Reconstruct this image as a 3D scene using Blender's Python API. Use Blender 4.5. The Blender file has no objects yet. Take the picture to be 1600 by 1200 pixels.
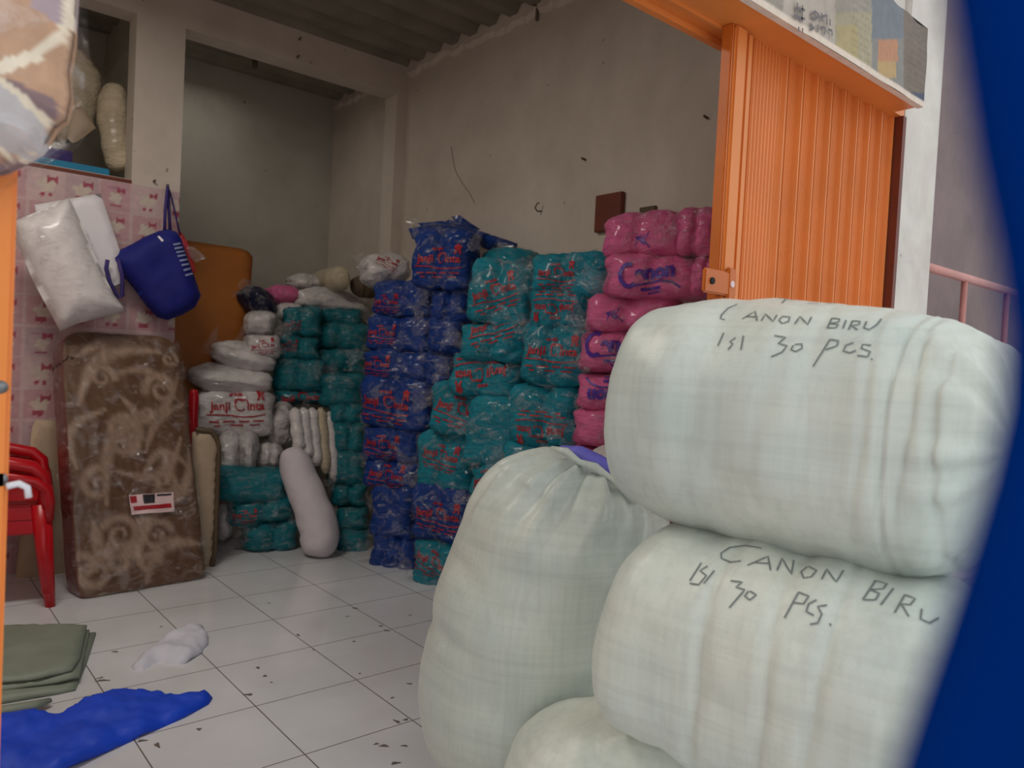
import bpy, bmesh, math, random
import numpy as np
from mathutils import Vector, Matrix, noise, geometry
from mathutils.bvhtree import BVHTree

S = bpy.context.scene
COL = S.collection
PI = math.pi
# ------------------------------------------------------------------ camera
YAW, PITCH, ROLL, FPX, HC = 0.70467535, -0.03015321, 0.05092199, 1183.88, 1.268
def cam_axes(a, p, r):
    ca, sa = math.cos(a), math.sin(a)
    f = Vector((sa*math.cos(p), ca*math.cos(p), math.sin(p)))
    rt = Vector((ca, -sa, 0)); up = rt.cross(f)
    return rt*math.cos(r)+up*math.sin(r), up*math.cos(r)-rt*math.sin(r), f
RT, UP, FW = cam_axes(YAW, PITCH, ROLL)
CAMP = Vector((0, 0, HC))
cd = bpy.data.cameras.new('camera'); cam = bpy.data.objects.new('camera', cd); COL.objects.link(cam)
cam.matrix_world = Matrix(((RT.x, UP.x, -FW.x, 0), (RT.y, UP.y, -FW.y, 0), (RT.z, UP.z, -FW.z, HC), (0, 0, 0, 1)))
cd.sensor_width = 36; cd.sensor_fit = 'HORIZONTAL'; cd.lens = FPX/1600*36; cd.clip_start = 0.02
cd.dof.use_dof = True; cd.dof.focus_distance = 2.3; cd.dof.aperture_fstop = cd.lens/6.5
S.camera = cam
# ------------------------------------------------------------------ light
S.view_settings.view_transform = 'Standard'; S.view_settings.look = 'None'
S.view_settings.gamma = 1; S.view_settings.use_curve_mapping = False
S.view_settings.exposure = 0.0
W = bpy.data.worlds.new('sky'); S.world = W; W.use_nodes = True
bg = W.node_tree.nodes['Background']; bg.inputs[0].default_value = (0.93, 0.97, 1.0, 1); bg.inputs[1].default_value = 1.08
def area(name, loc, rot, sx, sy, power, color):
    l = bpy.data.lights.new(name, 'AREA'); l.shape = 'RECTANGLE'; l.size = sx; l.size_y = sy
    l.energy = power; l.color = color
    o = bpy.data.objects.new(name, l); COL.objects.link(o); o.location = loc; o.rotation_euler = rot
    return o
# unseen fill light added under the roof to brighten the dim interior
area('fill_light', (0.2, 3.1, 3.2), (0, 0, 0), 1.2, 0.3, 34, (1.0, 0.93, 0.84))
# second added fill light, lifts the room behind the recess opening
area('fill_light', (1.7, 5.3, 3.2), (0, 0, 0), 0.6, 0.6, 2.0, (1.0, 0.95, 0.88))

# ------------------------------------------------------------------ pixel <-> world helpers (1600x1200 frame)
def ray(u, v): return FW + RT*((u-800)/FPX) + UP*((600-v)/FPX)
def onz(u, v, z=0.0): d = ray(u, v); return CAMP + d*((z-HC)/d.z)
def ony(u, v, y): d = ray(u, v); return CAMP + d*(y/d.y)
def onx(u, v, x): d = ray(u, v); return CAMP + d*(x/d.x)
def at(u, v, dist): return CAMP + ray(u, v)*dist
def onp(u, v, o, n): d = ray(u, v); return CAMP + d*((o-CAMP).dot(n)/d.dot(n))
def pix(P): q = P-CAMP; z = q.dot(FW); return 800+FPX*q.dot(RT)/z, 600-FPX*q.dot(UP)/z, z

# ------------------------------------------------------------------ object helpers
def tag(o, label, cat, group=None, kind=None):
    if label: o['label'] = label
    if cat: o['category'] = cat
    if group: o['group'] = group
    if kind: o['kind'] = kind
    return o
def thing(name, label, cat, loc=(0, 0, 0), rotz=0, group=None):
    o = bpy.data.objects.new(name, None); COL.objects.link(o); o.empty_display_size = 0.05
    o.location = loc; o.rotation_euler = (0, 0, rotz); tag(o, label, cat, group); return o
def mk(name, verts, faces, mat, parent=None, smooth=True, world=True):
    """verts in world space; origin put at the bottom centre; parented keeping place"""
    me = bpy.data.meshes.new(name)
    vs = np.array([tuple(v) for v in verts], dtype=float)
    if parent is None:
        c = (vs.min(0)+vs.max(0))/2; c[2] = vs[:, 2].min()
    else:
        c = np.zeros(3)
    me.from_pydata([tuple(v) for v in (vs-c)], [], [tuple(int(i) for i in f) for f in faces])
    me.update()
    o = bpy.data.objects.new(name, me); COL.objects.link(o)
    for m in (mat if isinstance(mat, (list, tuple)) else [mat]): me.materials.append(m)
    if smooth: me.polygons.foreach_set('use_smooth', [True]*len(me.polygons))
    o.location = c
    if parent is not None:
        o.parent = parent
        if world:
            bpy.context.view_layer.update()
            o.matrix_parent_inverse = parent.matrix_world.inverted()
    return o
class MB:
    def __init__(s): s.v = []; s.f = []
    def add(s, vs, fs):
        n = len(s.v); s.v += [Vector(v) for v in vs]; s.f += [[i+n for i in f] for f in fs]; return s
    def box(s, a, b, bev=0.0):
        (x0, y0, z0), (x1, y1, z1) = a, b
        if bev <= 0:
            return s.add([(x0, y0, z0), (x1, y0, z0), (x1, y1, z0), (x0, y1, z0), (x0, y0, z1), (x1, y0, z1), (x1, y1, z1), (x0, y1, z1)],
                         [(0, 3, 2, 1), (4, 5, 6, 7), (0, 1, 5, 4), (1, 2, 6, 5), (2, 3, 7, 6), (3, 0, 4, 7)])
        bm = bmesh.new(); bmesh.ops.create_cube(bm, size=1)
        for v in bm.verts: v.co = Vector(((x0+x1)/2+v.co.x*(x1-x0), (y0+y1)/2+v.co.y*(y1-y0), (z0+z1)/2+v.co.z*(z1-z0)))
        bmesh.ops.bevel(bm, geom=bm.edges[:], offset=bev, segments=2, affect='EDGES')
        bm.verts.index_update()
        s.add([v.co.copy() for v in bm.verts], [[v.index for v in f.verts] for f in bm.faces]); bm.free(); return s
    def tube(s, pts, r, n=10, cap=True, squash=1.0):
        pts = [Vector(p) for p in pts]; rs = r if isinstance(r, (list, tuple)) else [r]*len(pts)
        t0 = (pts[1]-pts[0]).normalized(); ref = Vector((0, 0, 1)) if abs(t0.z) < .9 else Vector((1, 0, 0))
        rings = []; a = t0.cross(ref).normalized()
        for i, p in enumerate(pts):
            t = (pts[min(i+1, len(pts)-1)]-pts[max(i-1, 0)]).normalized()
            a = (a-t*a.dot(t)).normalized(); b = t.cross(a)
            rings.append([p+a*(rs[i]*math.cos(2*PI*k/n))+b*(rs[i]*squash*math.sin(2*PI*k/n)) for k in range(n)])
        vs = [v for g in rings for v in g]; fs = []
        for i in range(len(pts)-1):
            for k in range(n): fs.append((i*n+k, i*n+(k+1) % n, (i+1)*n+(k+1) % n, (i+1)*n+k))
        if cap: fs.append(tuple(range(n))[::-1]); fs.append(tuple(range((len(pts)-1)*n, len(pts)*n)))
        return s.add(vs, fs)
    def xf(s, M, start=0):
        for i in range(start, len(s.v)): s.v[i] = M @ s.v[i]
        return s
    def build(s, name, mat, parent=None, smooth=False): return mk(name, s.v, s.f, mat, parent, smooth)
def struct(name, mb, mat):
    o = mb.build(name, mat); o['kind'] = 'structure'; return o
def fbm(p, sc, o=3, seed=0.0):
    q = Vector(p)*sc + Vector((seed*7.3, seed*3.1, seed*5.7)); r = 0; a = 1
    for _ in range(o): r += a*noise.noise(q); q = q*2.03; a *= .5
    return r
# ------------------------------------------------------------------ materials
def srgb(*c): return tuple((x/255/12.92 if x/255 <= .04045 else ((x/255+.055)/1.055)**2.4) for x in c)+(1,)
class NT:
    def __init__(s, name):
        s.m = bpy.data.materials.new(name); s.m.use_nodes = True; s.t = s.m.node_tree; s.n = s.t.nodes; s.l = s.t.links
        s.b = s.n['Principled BSDF']; s.out = s.n['Material Output']
    def add(s, typ, **kw):
        n = s.n.new(typ)
        for k, v in kw.items():
            if k.startswith('i_'): n.inputs[int(k[2:]) if k[2:].isdigit() else k[2:].replace('_', ' ')].default_value = v
            else: setattr(n, k, v)
        return n
    def coord(s, obj=True, scale=(1, 1, 1), rot=(0, 0, 0)):
        c = s.add('ShaderNodeTexCoord'); m = s.add('ShaderNodeMapping')
        s.l.new(c.outputs['Object' if obj else 'Generated'], m.inputs[0]); m.inputs['Scale'].default_value = scale; m.inputs['Rotation'].default_value = rot
        return m.outputs[0]
    def noise(s, co, sc, det=4, rough=.55, dist=0):
        n = s.add('ShaderNodeTexNoise'); s.l.new(co, n.inputs['Vector']); n.inputs['Scale'].default_value = sc
        n.inputs['Detail'].default_value = det; n.inputs['Roughness'].default_value = rough; n.inputs['Distortion'].default_value = dist
        return n.outputs['Fac']
    def ramp(s, fac, stops):
        r = s.add('ShaderNodeValToRGB'); s.l.new(fac, r.inputs[0]); e = r.color_ramp.elements
        while len(e) < len(stops): e.new(.5)
        for i, (p, c) in enumerate(stops): e[i].position = p; e[i].color = c if len(c) == 4 else tuple(c)+(1,)
        return r.outputs[0]
    def mix(s, fac, a, b, mode='MIX'):
        m = s.add('ShaderNodeMix', data_type='RGBA', blend_type=mode)
        for sock, val in ((m.inputs[0], fac), (m.inputs[6], a), (m.inputs[7], b)):
            if isinstance(val, bpy.types.NodeSocket): s.l.new(val, sock)
            else: sock.default_value = val
        return m.outputs[2]
    def math(s, op, a, b=None):
        m = s.add('ShaderNodeMath', operation=op)
        for sock, val in ((m.inputs[0], a), (m.inputs[1], b)):
            if val is None: continue
            if isinstance(val, bpy.types.NodeSocket): s.l.new(val, sock)
            else: sock.default_value = val
        return m.outputs[0]
    def bump(s, h, st=.3, dist=.01, prev=None):
        b = s.add('ShaderNodeBump'); s.l.new(h, b.inputs['Height']); b.inputs['Strength'].default_value = st; b.inputs['Distance'].default_value = dist
        if prev: s.l.new(prev, b.inputs['Normal'])
        return b.outputs[0]
    def set(s, color=None, rough=None, normal=None, **kw):
        for k, v in (('Base Color', color), ('Roughness', rough), ('Normal', normal)):
            if v is None: continue
            if isinstance(v, bpy.types.NodeSocket): s.l.new(v, s.b.inputs[k])
            else: s.b.inputs[k].default_value = v
        for k, v in kw.items(): s.b.inputs[k.replace('_', ' ')].default_value = v
        return s.m
def dim(c, k): return (c[0]*k, c[1]*k, c[2]*k, 1)
def plain(name, c, rough=.6, var=.12, sc=6, bump=.15, bsc=40, bdist=.003, **kw):
    t = NT(name); co = t.coord()
    f = t.noise(co, sc); col = t.ramp(f, [(.3, dim(c, 1-var)), (.7, dim(c, 1+var))])
    return t.set(col, rough, t.bump(t.noise(co, bsc), bump, bdist), **kw)
def plaster(name, c, stain, sc=1.1):
    t = NT(name); co = t.coord()
    a = t.ramp(t.noise(co, sc, 6, .62, .4), [(.25, stain), (.6, c)])
    b = t.ramp(t.noise(co, 7, 5), [(.3, (.95, .95, .95, 1)), (.6, (1, 1, 1, 1))])
    col = t.mix(1.0, a, b, 'MULTIPLY')
    sp = t.ramp(t.noise(co, 16, 2), [(.24, srgb(90, 82, 74)), (.27, (1, 1, 1, 1))])
    col = t.mix(.5, col, sp, 'MULTIPLY')
    return t.set(col, .85, t.bump(t.noise(co, 14, 6), .25, .012))
def fabric_print(name, c, rough=.62, coat=.22):
    """soft non-woven pillow cloth creased under clear film"""
    t = NT(name); co = t.coord()
    col = t.ramp(t.noise(co, 5, 3), [(.3, dim(c, .8)), (.7, dim(c, 1.15))])
    cs = t.coord(scale=(1, 1, 2.4), rot=(.3, .2, .5))
    n1 = t.noise(cs, 11, 5, .6, 1.6); n2 = t.noise(co, 34, 4, .6, 1.2)
    nm = t.bump(n1, .6, .035); nm = t.bump(n2, .25, .005, nm)
    return t.set(col, rough, nm, Coat_Weight=coat, Coat_Roughness=.14, Specular_IOR_Level=.25)
M = {}
M['wall'] = plaster('painted plaster', srgb(208, 197, 185), srgb(184, 172, 160))
M['wall_recess'] = plaster('unpainted grey plaster', srgb(186, 182, 170), srgb(160, 155, 143))
M['pillar'] = plaster('chipped white plaster', srgb(222, 214, 204), srgb(190, 178, 168), 2.5)
M['street_wall'] = plaster('neighbour wall plaster', srgb(134, 114, 112), srgb(112, 96, 96), 1.5)
M['roofing'] = plain('fibre cement roofing', srgb(128, 122, 108), .85, .2, 3, .3, 30)
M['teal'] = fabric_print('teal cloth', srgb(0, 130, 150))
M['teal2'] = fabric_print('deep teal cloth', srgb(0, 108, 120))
M['blue'] = fabric_print('royal blue cloth', srgb(0, 54, 132))
M['navy'] = fabric_print('navy cloth', srgb(8, 16, 50))
M['pink'] = fabric_print('pink cloth', srgb(212, 98, 148), .55, .3)
M['white'] = fabric_print('white cloth', srgb(214, 208, 206), .5, .45)
M['white_smooth'] = plain('white pillow under film', srgb(212, 206, 206), .5, .05, 5, .35, 10, .02, Coat_Weight=.6, Coat_Roughness=.2)
M['cream'] = fabric_print('cream cloth', srgb(196, 182, 156), .6, .2)
M['bolster'] = plain('white bolster cloth', srgb(206, 198, 202), .75, .06, 9, .4, 18, .01)
M['red_ink'] = plain('red print ink', srgb(166, 18, 34), .5, .1, 20, .05)
M['purple_ink'] = plain('purple print ink', srgb(74, 30, 140), .5, .1, 20, .05)
M['orange'] = plain('orange enamel', srgb(226, 132, 62), .40, .07, 4, .08, 25)
M['orange_dark'] = plain('dark orange enamel', srgb(196, 100, 30), .4, .1, 6, .08, 25)
M['orange_left'] = plain('orange enamel bright', srgb(244, 140, 58), .35, .05, 3, .06, 20)
M['red_plastic'] = plain('red plastic', srgb(186, 10, 26), .32, .06, 5, .05, 30)
M['bag_blue'] = plain('royal blue bag fabric', srgb(0, 14, 112), .75, .08, 8, .3, 60)
M['cloth_blue'] = plain('bright blue cloth', srgb(2, 66, 204), .6, .1, 6, .3, 70)
M['strap'] = plain('purple blue strap', srgb(54, 40, 110), .7)
M['print_pale'] = plain('pale print', srgb(150, 160, 200), .6)
M['white_paper'] = plain('white paper board', srgb(226, 222, 226), .6, .03)
M['brown_board'] = plain('brown plywood', srgb(168, 100, 36), .5, .14, 3, .1, 30)
M['dark_wood_gap'] = plain('dark brown wood and gap shade', srgb(104, 42, 20), .5, .15, 12)
M['piping'] = plain('brown piping', srgb(86, 70, 50), .7)
M['foam'] = plain('cream foam cover', srgb(176, 156, 132), .8, .1, 7, .25, 30)
M['cyan_board'] = plain('cyan foam board', srgb(8, 120, 160), .5)
M['metal'] = plain('rusty iron', srgb(92, 78, 64), .6, .25, 30)
M['hole'] = plain('dark opening', srgb(30, 26, 30), .9)
M['steel'] = plain('grey steel', srgb(150, 150, 152), .35, Metallic=.8)
M['tarp_green'] = plain('grey green woven tarp', srgb(128, 138, 124), .55, .1, 6, .4, 90)
M['rag_white'] = plain('white rag', srgb(208, 210, 222), .6, .05, 10, .3, 40)
M['navy_near'] = plain('navy blue cloth close by', srgb(2, 40, 108), .9, .1, 12, .2, 60, Specular_IOR_Level=0.0)
M['blanket_brown'] = plain('tan blanket', srgb(206, 160, 124), .8, .05, 8, .2, 80)
M['blanket_cream'] = plain('cream blanket band', srgb(246, 226, 196), .8, .03, 8, .2, 80)
M['blanket_grey'] = plain('pale grey blanket', srgb(214, 202, 196), .8, .05, 8, .2, 80)
M['blanket_mauve'] = plain('mauve blanket', srgb(150, 124, 134), .8, .08, 8, .2, 80)
M['marker'] = plain('marker ink', srgb(112, 118, 116), .7)
M['rail_pink'] = plain('faded pink steel rail', srgb(196, 130, 120), .5)
M['purple_cloth'] = plain('violet blue cloth', srgb(104, 100, 196), .6, .12, 20, .4, 60)
def film(name, tint, lo, hi, rough=.16, sc=9, dif=.25):
    """clear film: mostly see-through, mirror glints on the ridges of the crinkles, a little milky"""
    t = NT(name); co = t.coord(scale=(1, 1, 1.8), rot=(.4, .2, .3))
    f = t.noise(co, sc, 5, .62, 1.5)
    fac = t.ramp(f, [(.5, (lo,)*3+(1,)), (.70, (hi,)*3+(1,))])
    nm = t.bump(f, 1.0, .05)
    g = t.add('ShaderNodeBsdfGlossy'); g.inputs['Roughness'].default_value = rough; g.inputs['Color'].default_value = (1, 1, 1, 1); t.l.new(nm, g.inputs['Normal'])
    d = t.add('ShaderNodeBsdfDiffuse'); d.inputs['Color'].default_value = tint
    m1 = t.add('ShaderNodeMixShader'); m1.inputs[0].default_value = dif; t.l.new(g.outputs[0], m1.inputs[1]); t.l.new(d.outputs[0], m1.inputs[2])
    tr = t.add('ShaderNodeBsdfTransparent'); mx = t.add('ShaderNodeMixShader')
    t.l.new(fac, mx.inputs[0]); t.l.new(tr.outputs[0], mx.inputs[1]); t.l.new(m1.outputs[0], mx.inputs[2]); t.l.new(mx.outputs[0], t.out.inputs[0])
    return t.m
M['film'] = film('clear crinkled film', srgb(168, 166, 176), .01, .34, .10, 10, .16)
M['film_grey'] = film('loose clear film', srgb(190, 184, 190), .12, .45, .16, 22, .5)
M['film_big'] = film('heavy clear plastic', srgb(226, 220, 232), .02, .32, .12, 7, .3)
def vcol_mat(name, rough=.6, bump=.1, coat=0.0, attr='pattern'):
    t = NT(name); a = t.add('ShaderNodeVertexColor', layer_name=attr); co = t.coord()
    f = t.ramp(t.noise(co, 30, 3), [(.3, (.9, .9, .9, 1)), (.7, (1.06, 1.06, 1.06, 1))])
    return t.set(t.mix(1.0, a.outputs[0], f, 'MULTIPLY'), rough, t.bump(t.noise(co, 9, 4, .6, .8), bump, .02), Coat_Weight=coat, Coat_Roughness=.18)
def woven(name, c1, c2):
    t = NT(name); co = t.coord(); g = t.coord(False)
    col = t.ramp(t.noise(co, 3.2, 3, .5, .3), [(.3, c1), (.7, c2)])
    w1 = t.add('ShaderNodeTexWave', wave_type='BANDS', bands_direction='X'); w2 = t.add('ShaderNodeTexWave', wave_type='BANDS', bands_direction='Z')
    for w in (w1, w2):
        t.l.new(co, w.inputs['Vector']); w.inputs['Scale'].default_value = 95; w.inputs['Distortion'].default_value = .6
    weave = t.math('MULTIPLY', w1.outputs['Fac'], w2.outputs['Fac'])
    lines = t.noise(t.coord(scale=(1, 1, 30)), 2.2, 3, .6)
    linx = t.noise(t.coord(scale=(34, 34, 1)), 1.6, 3, .6)
    m = t.ramp(t.math('MULTIPLY', lines, linx), [(.12, (.86, .86, .86, 1)), (.3, (1, 1, 1, 1))])
    col = t.mix(.8, col, m, 'MULTIPLY')
    nm = t.bump(weave, .12, .002); nm = t.bump(t.noise(t.coord(scale=(1, 1, .5)), 7, 3, .5, .5), .35, .02, nm)
    return t.set(col, .42, nm, Sheen_Weight=.15)
M['woven'] = woven('pale green woven sack', srgb(192, 202, 194), srgb(212, 214, 200))
M['woven_grey'] = woven('grey woven sack', srgb(180, 172, 168), srgb(196, 190, 186))
def tiles():
    t = NT('glazed white floor tile'); co = t.coord()
    s = t.add('ShaderNodeSeparateXYZ'); t.l.new(co, s.inputs[0])
    def grout(sock, off):
        a = t.math('ADD', sock, off); a = t.math('DIVIDE', a, .4); a = t.math('FRACT', a); a = t.math('SUBTRACT', a, .5); a = t.math('ABSOLUTE', a)
        return t.math('GREATER_THAN', a, .4945)
    g = t.math('MAXIMUM', grout(s.outputs[0], -1.069+40), grout(s.outputs[1], -2.570+40))
    base = t.ramp(t.noise(co, 1.3, 4), [(.35, srgb(202, 203, 205)), (.65, srgb(220, 222, 226))])
    col = t.mix(g, base, srgb(112, 106, 102))
    return t.set(col, .12, None)
M['tiles'] = tiles()

# ------------------------------------------------------------------ the setting
YB, XR, ZC = 4.75, 2.92, 3.37
floor = MB(); floor.v = [Vector(p) for p in ((-9, -8, 0), (14, -8, 0), (14, 9, 0), (-9, 9, 0))]; floor.f = [(0, 1, 2, 3)]
fo = struct('floor', floor, M['tiles'])
# keep the tile grid tied to the world: object origin is at the middle of the slab
fo.data.transform(Matrix.Translation(fo.location)); fo.location = (0, 0, 0)
def wallgrid(mb, a, b, th): mb.box(a, b)
wb = MB(); wb.box((-1.15, YB, 0), (.35, YB+.16, 2.19)); wb.box((.35, YB, 0), (1.385, YB+.16, 2.19)); wb.box((1.12, YB, 2.19), (1.385, YB+.16, 3.45)); wb.box((-1.15, YB, 2.19), (-.3, YB+.16, 3.45))
wb.box((-.3, YB, 3.125), (1.12, YB+.16, 3.45)); wb.box((1.385, YB, 3.125), (2.83, YB+.16, 3.45)); wb.box((2.83, YB, 0), (XR, YB+.16, 3.45))
wall_back = struct('wall_back', wb, M['wall'])
struct('wall_recess_back', MB().box((-1.15, 5.9, 0), (XR, 6.05, 3.6)), M['wall_recess'])
struct('wall_partition', MB().box((1.2, YB+.16, 0), (1.33, 5.9, 3.6)), M['wall_recess'])
struct('trim_1', MB().box((-.3, YB+.16, 2.07), (1.2, 5.9, 2.185)), M['wall_recess'])
struct('wall_left', MB().box((-1.3, 1.22, 0), (-1.15, 6.05, 3.6)), M['wall'])
# right wall, with a ragged cement top edge against the corrugated sheets
rw = MB(); rw.box((XR, 1.42, 0), (XR+.15, 6.05, 3.42))
random.seed(4); n = 160; vs = []; y0, y1 = 1.42, 5.9
for i in range(n+1):
    y = y0+(y1-y0)*i/n; z = 3.30+.03*fbm((y, 0, 0), 5)+.02*fbm((y, 3, 0), 23)
    for p in ((XR-.02, y, z), (XR+.001, y, z-.03), (XR+.001, y, 3.5), (XR-.012, y, 3.5)): vs.append(p)
fs = []
for i in range(n):
    for k in range(4): fs.append((i*4+k, (i+1)*4+k, (i+1)*4+(k+1) % 4, i*4+(k+1) % 4))
rw.add(vs, fs)
struct('wall_right', rw, M['wall'])
cb = MB(); vs = []; n = 26
prof = [(0, 0), (.055, 0), (.085, .045), (.155, .045), (.185, 0)]
ys = [1.15+.2*i+a for i in range(25) for a, _ in prof]; zs = [ZC-.035+b for i in range(25) for _, b in prof]
for x in (-1.3, XR+.15):
    for y, z in zip(ys, zs): vs.append((x, y, z))
k = len(ys); cb.add(vs, [(i, i+1, k+i+1, k+i) for i in range(k-1)])
vs2 = [(v[0], v[1], v[2]+.02) for v in vs]; cb.add(vs2, [(i, k+i, k+i+1, i+1) for i in range(k-1)])
struct('ceiling', cb, M['roofing'])
pl = MB().box((1.6, 2.2, 3.29), (1.66, 2.26, 3.33))
# front wall above the opening, pillar and the orange lintel
struct('wall_front', MB().box((-1.3, 1.22, 2.33), (2.778, 1.4, 3.6)).box((-1.3, 1.22, 0), (-1.0, 1.4, 2.6)), M['pillar'])
struct('wall_pillar', MB().box((2.78, 1.2, 0), (3.09, 1.46, 4.2), .006), M['pillar'])
lt = MB().box((-1.3, 1.13, 2.20), (2.70, 1.2, 2.33)).box((-1.3, 1.2, 2.20), (2.778, 1.31, 2.33)); lt.box((-1.3, 1.295, 2.18), (2.778, 1.315, 2.24)); lt.box((-1.3, 1.245, 2.192), (2.778, 1.255, 2.205))
struct('trim_2', lt, M['orange'])
# the neighbour's side to the right
struct('wall_neighbour', MB().box((3.07, 2.9, 0), (14, 3.05, 7)), M['street_wall'])
struct('wall_neighbour_side', MB().box((3.07, 1.46, 0), (3.12, 2.9, 7)), M['street_wall'])

# ------------------------------------------------------------------ generators
def grid_sphere(n):
    """verts of a subdivided cube in [-1,1]^3 with quads, shared edges merged"""
    idx = {}; vs = []; fs = []
    def vid(p):
        k = tuple(round(c*1000) for c in p)
        if k not in idx: idx[k] = len(vs); vs.append(p)
        return idx[k]
    for ax in range(3):
        for sg in (-1, 1):
            for i in range(n):
                for j in range(n):
                    q = []
                    for a, b in ((i, j), (i+1, j), (i+1, j+1), (i, j+1)):
                        p = [0, 0, 0]; p[ax] = sg; p[(ax+1) % 3] = -1+2*a/n; p[(ax+2) % 3] = -1+2*b/n
                        q.append(vid(tuple(p)))
                    fs.append(q if sg > 0 else q[::-1])
    return np.array(vs), fs
_GS = {}
def pillow_shape(w, d, h, seed=0, lobes=2, e=5.0, ears=.10, wr=.010, n=18, grow=0.0, groove=.055, pinch=0.0):
    """a stuffed pillow in film, local axes: x width, y depth (front = -y), z height; origin at the bottom centre"""
    if n not in _GS: _GS[n] = grid_sphere(n)
    c, fs = _GS[n]
    r = (np.abs(c)**e).sum(1)**(-1/e); p = c*r[:, None]
    x, y, z = p[:, 0], p[:, 1], p[:, 2]
    # pinched seams at left/right ends: height narrows towards corners, corners pull out
    end = np.clip(np.abs(x), 0, 1)**5
    zz = z*(1-.10*end)*(1-pinch*np.abs(x)**2.6)*(1-pinch*np.abs(y)**3)
    y = y*(.74+.26*(1-np.abs(x)**3)*(1-np.abs(z)**2.2))
    xx = x*(1+ears*(np.abs(z)**2)*end)
    X = xx*w/2; Y = y*d/2; Z = zz*h/2
    if lobes > 1:
        for k in range(1, lobes):
            cx = (-1+2*k/lobes)*w/2 + .05*w*math.sin(seed*2.1+k)
            gsh = np.exp(-((X-cx-.06*Z)/(.075*w))**2)
            Y += groove*gsh*np.clip(-y, 0, 1)
            Z -= np.sign(z)*groove*.35*gsh*np.abs(z)**2
    out = []
    amp = wr
    for i in range(len(X)):
        v = Vector((X[i], Y[i], Z[i])); nn = Vector((x[i]/w, y[i]/d, z[i]/h)).normalized()
        f = noise.noise(Vector((v.x*5+seed*3.7, v.y*5, v.z*8+seed)))
        g = abs(noise.noise(Vector((v.x*13+seed, v.y*13+seed*2, v.z*22))))
        g2 = abs(noise.noise(Vector((v.x*30+v.z*14, v.y*26+seed*2, v.z*30-v.x*12+seed))))
        v += nn*(amp*1.7*f - amp*1.3*g - amp*.6*g2 + grow*(1+1.1*(g2-.2)+.8*f))
        v.z += h/2
        out.append(v)
    return out, fs
def slab(pts_loops, closed=True): pass

# --- flat artwork (x right, z up, about 1 wide), later pressed on to a curved face
def strokes2d(lines, wd):
    vs = []; fs = []
    for ln in lines:
        ln = [Vector((a[0], a[1])) for a in ln]
        # resample
        pts = [ln[0]]
        for a, b in zip(ln, ln[1:]):
            m = max(1, int((b-a).length/.035))
            for k in range(1, m+1): pts.append(a.lerp(b, k/m))
        for i, p in enumerate(pts):
            t = (pts[min(i+1, len(pts)-1)]-pts[max(0, i-1)]); t = t.normalized() if t.length > 0 else Vector((1, 0))
            nn = Vector((-t.y, t.x))*wd/2; b0 = len(vs)
            vs += [p+nn, p-nn]
            if i: fs.append((b0-2, b0-1, b0+1, b0))
    return vs, fs
def text2d(s, size=1.0, off=0.0, shear=0.0, wx=1.0):
    cu = bpy.data.curves.new('lettering', 'FONT'); cu.body = s; cu.size = size; cu.offset = off; cu.shear = shear; cu.resolution_u = 3
    cu.align_x = 'CENTER'; cu.align_y = 'CENTER'
    o = bpy.data.objects.new('lettering', cu); COL.objects.link(o)
    me = bpy.data.meshes.new_from_object(o.evaluated_get(bpy.context.evaluated_depsgraph_get()))
    bm = bmesh.new(); bm.from_mesh(me)
    bmesh.ops.triangulate(bm, faces=bm.faces[:])
    for _ in range(3):
        le = [e for e in bm.edges if e.calc_length() > .09*size]
        if le: bmesh.ops.subdivide_edges(bm, edges=le, cuts=1); bmesh.ops.triangulate(bm, faces=bm.faces[:])
    bm.verts.index_update()
    vs = [Vector((v.co.x*wx, v.co.y)) for v in bm.verts]; fs = [tuple(v.index for v in f.verts) for f in bm.faces]
    bm.free(); bpy.data.objects.remove(o); bpy.data.meshes.remove(me); bpy.data.curves.remove(cu)
    return vs, fs
class Art:
    def __init__(s): s.v = []; s.f = []
    def add(s, vf, dx=0, dy=0, k=1.0):
        n = len(s.v); s.v += [Vector((p[0]*k+dx, p[1]*k+dy)) for p in vf[0]]; s.f += [tuple(i+n for i in f) for f in vf[1]]; return s
def circ(cx, cy, rx, ry, a0=0, a1=360, n=18): return [(cx+rx*math.cos(math.radians(a0+(a1-a0)*i/n)), cy+ry*math.sin(math.radians(a0+(a1-a0)*i/n))) for i in range(n+1)]
def blob2d(cx, cy, r, n=14, sq=1.0, wob=0.0): return ([Vector((cx, cy))]+[Vector((cx+r*(1+wob*math.sin(5*a))*math.cos(a), cy+sq*r*(1+wob*math.sin(5*a))*math.sin(a))) for a in [2*PI*i/n for i in range(n)]], [(0, 1+i, 1+(i+1) % n) for i in range(n)])
def janji():
    A = Art()
    A.add(text2d('Janji', .20, .006), -.27, 0); A.add(text2d('inta', .20, .006), .31, -.01)
    A.add(strokes2d([circ(.06, .02, .085, .10, 40, 320), circ(.13, .05, .05, .06, 150, -20), circ(.02, .06, .055, .06, 190, 20)], .022))
    A.add(text2d('erada', .10, .003, .2), -.02, .20)
    # rosette with two ribbon tails
    A.add(blob2d(.40, .22, .065, 20, 1, .12)); A.add(strokes2d([[(.38, .17), (.35, .09)], [(.42, .17), (.45, .09)]], .04))
    A.add(strokes2d([[(-.5, -.14), (-.2, -.15), (.05, -.19), (.3, -.19), (.48, -.16)]], .022))
    for y, segs in ((-.27, ((-.46, -.30), (-.24, -.04), (.03, .2), (.26, .44))), (-.34, ((-.38, -.28), (-.12, .10), (.2, .38)))):
        A.add(strokes2d([[(a, y), (b, y)] for a, b in segs], .026))
    return A
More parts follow.
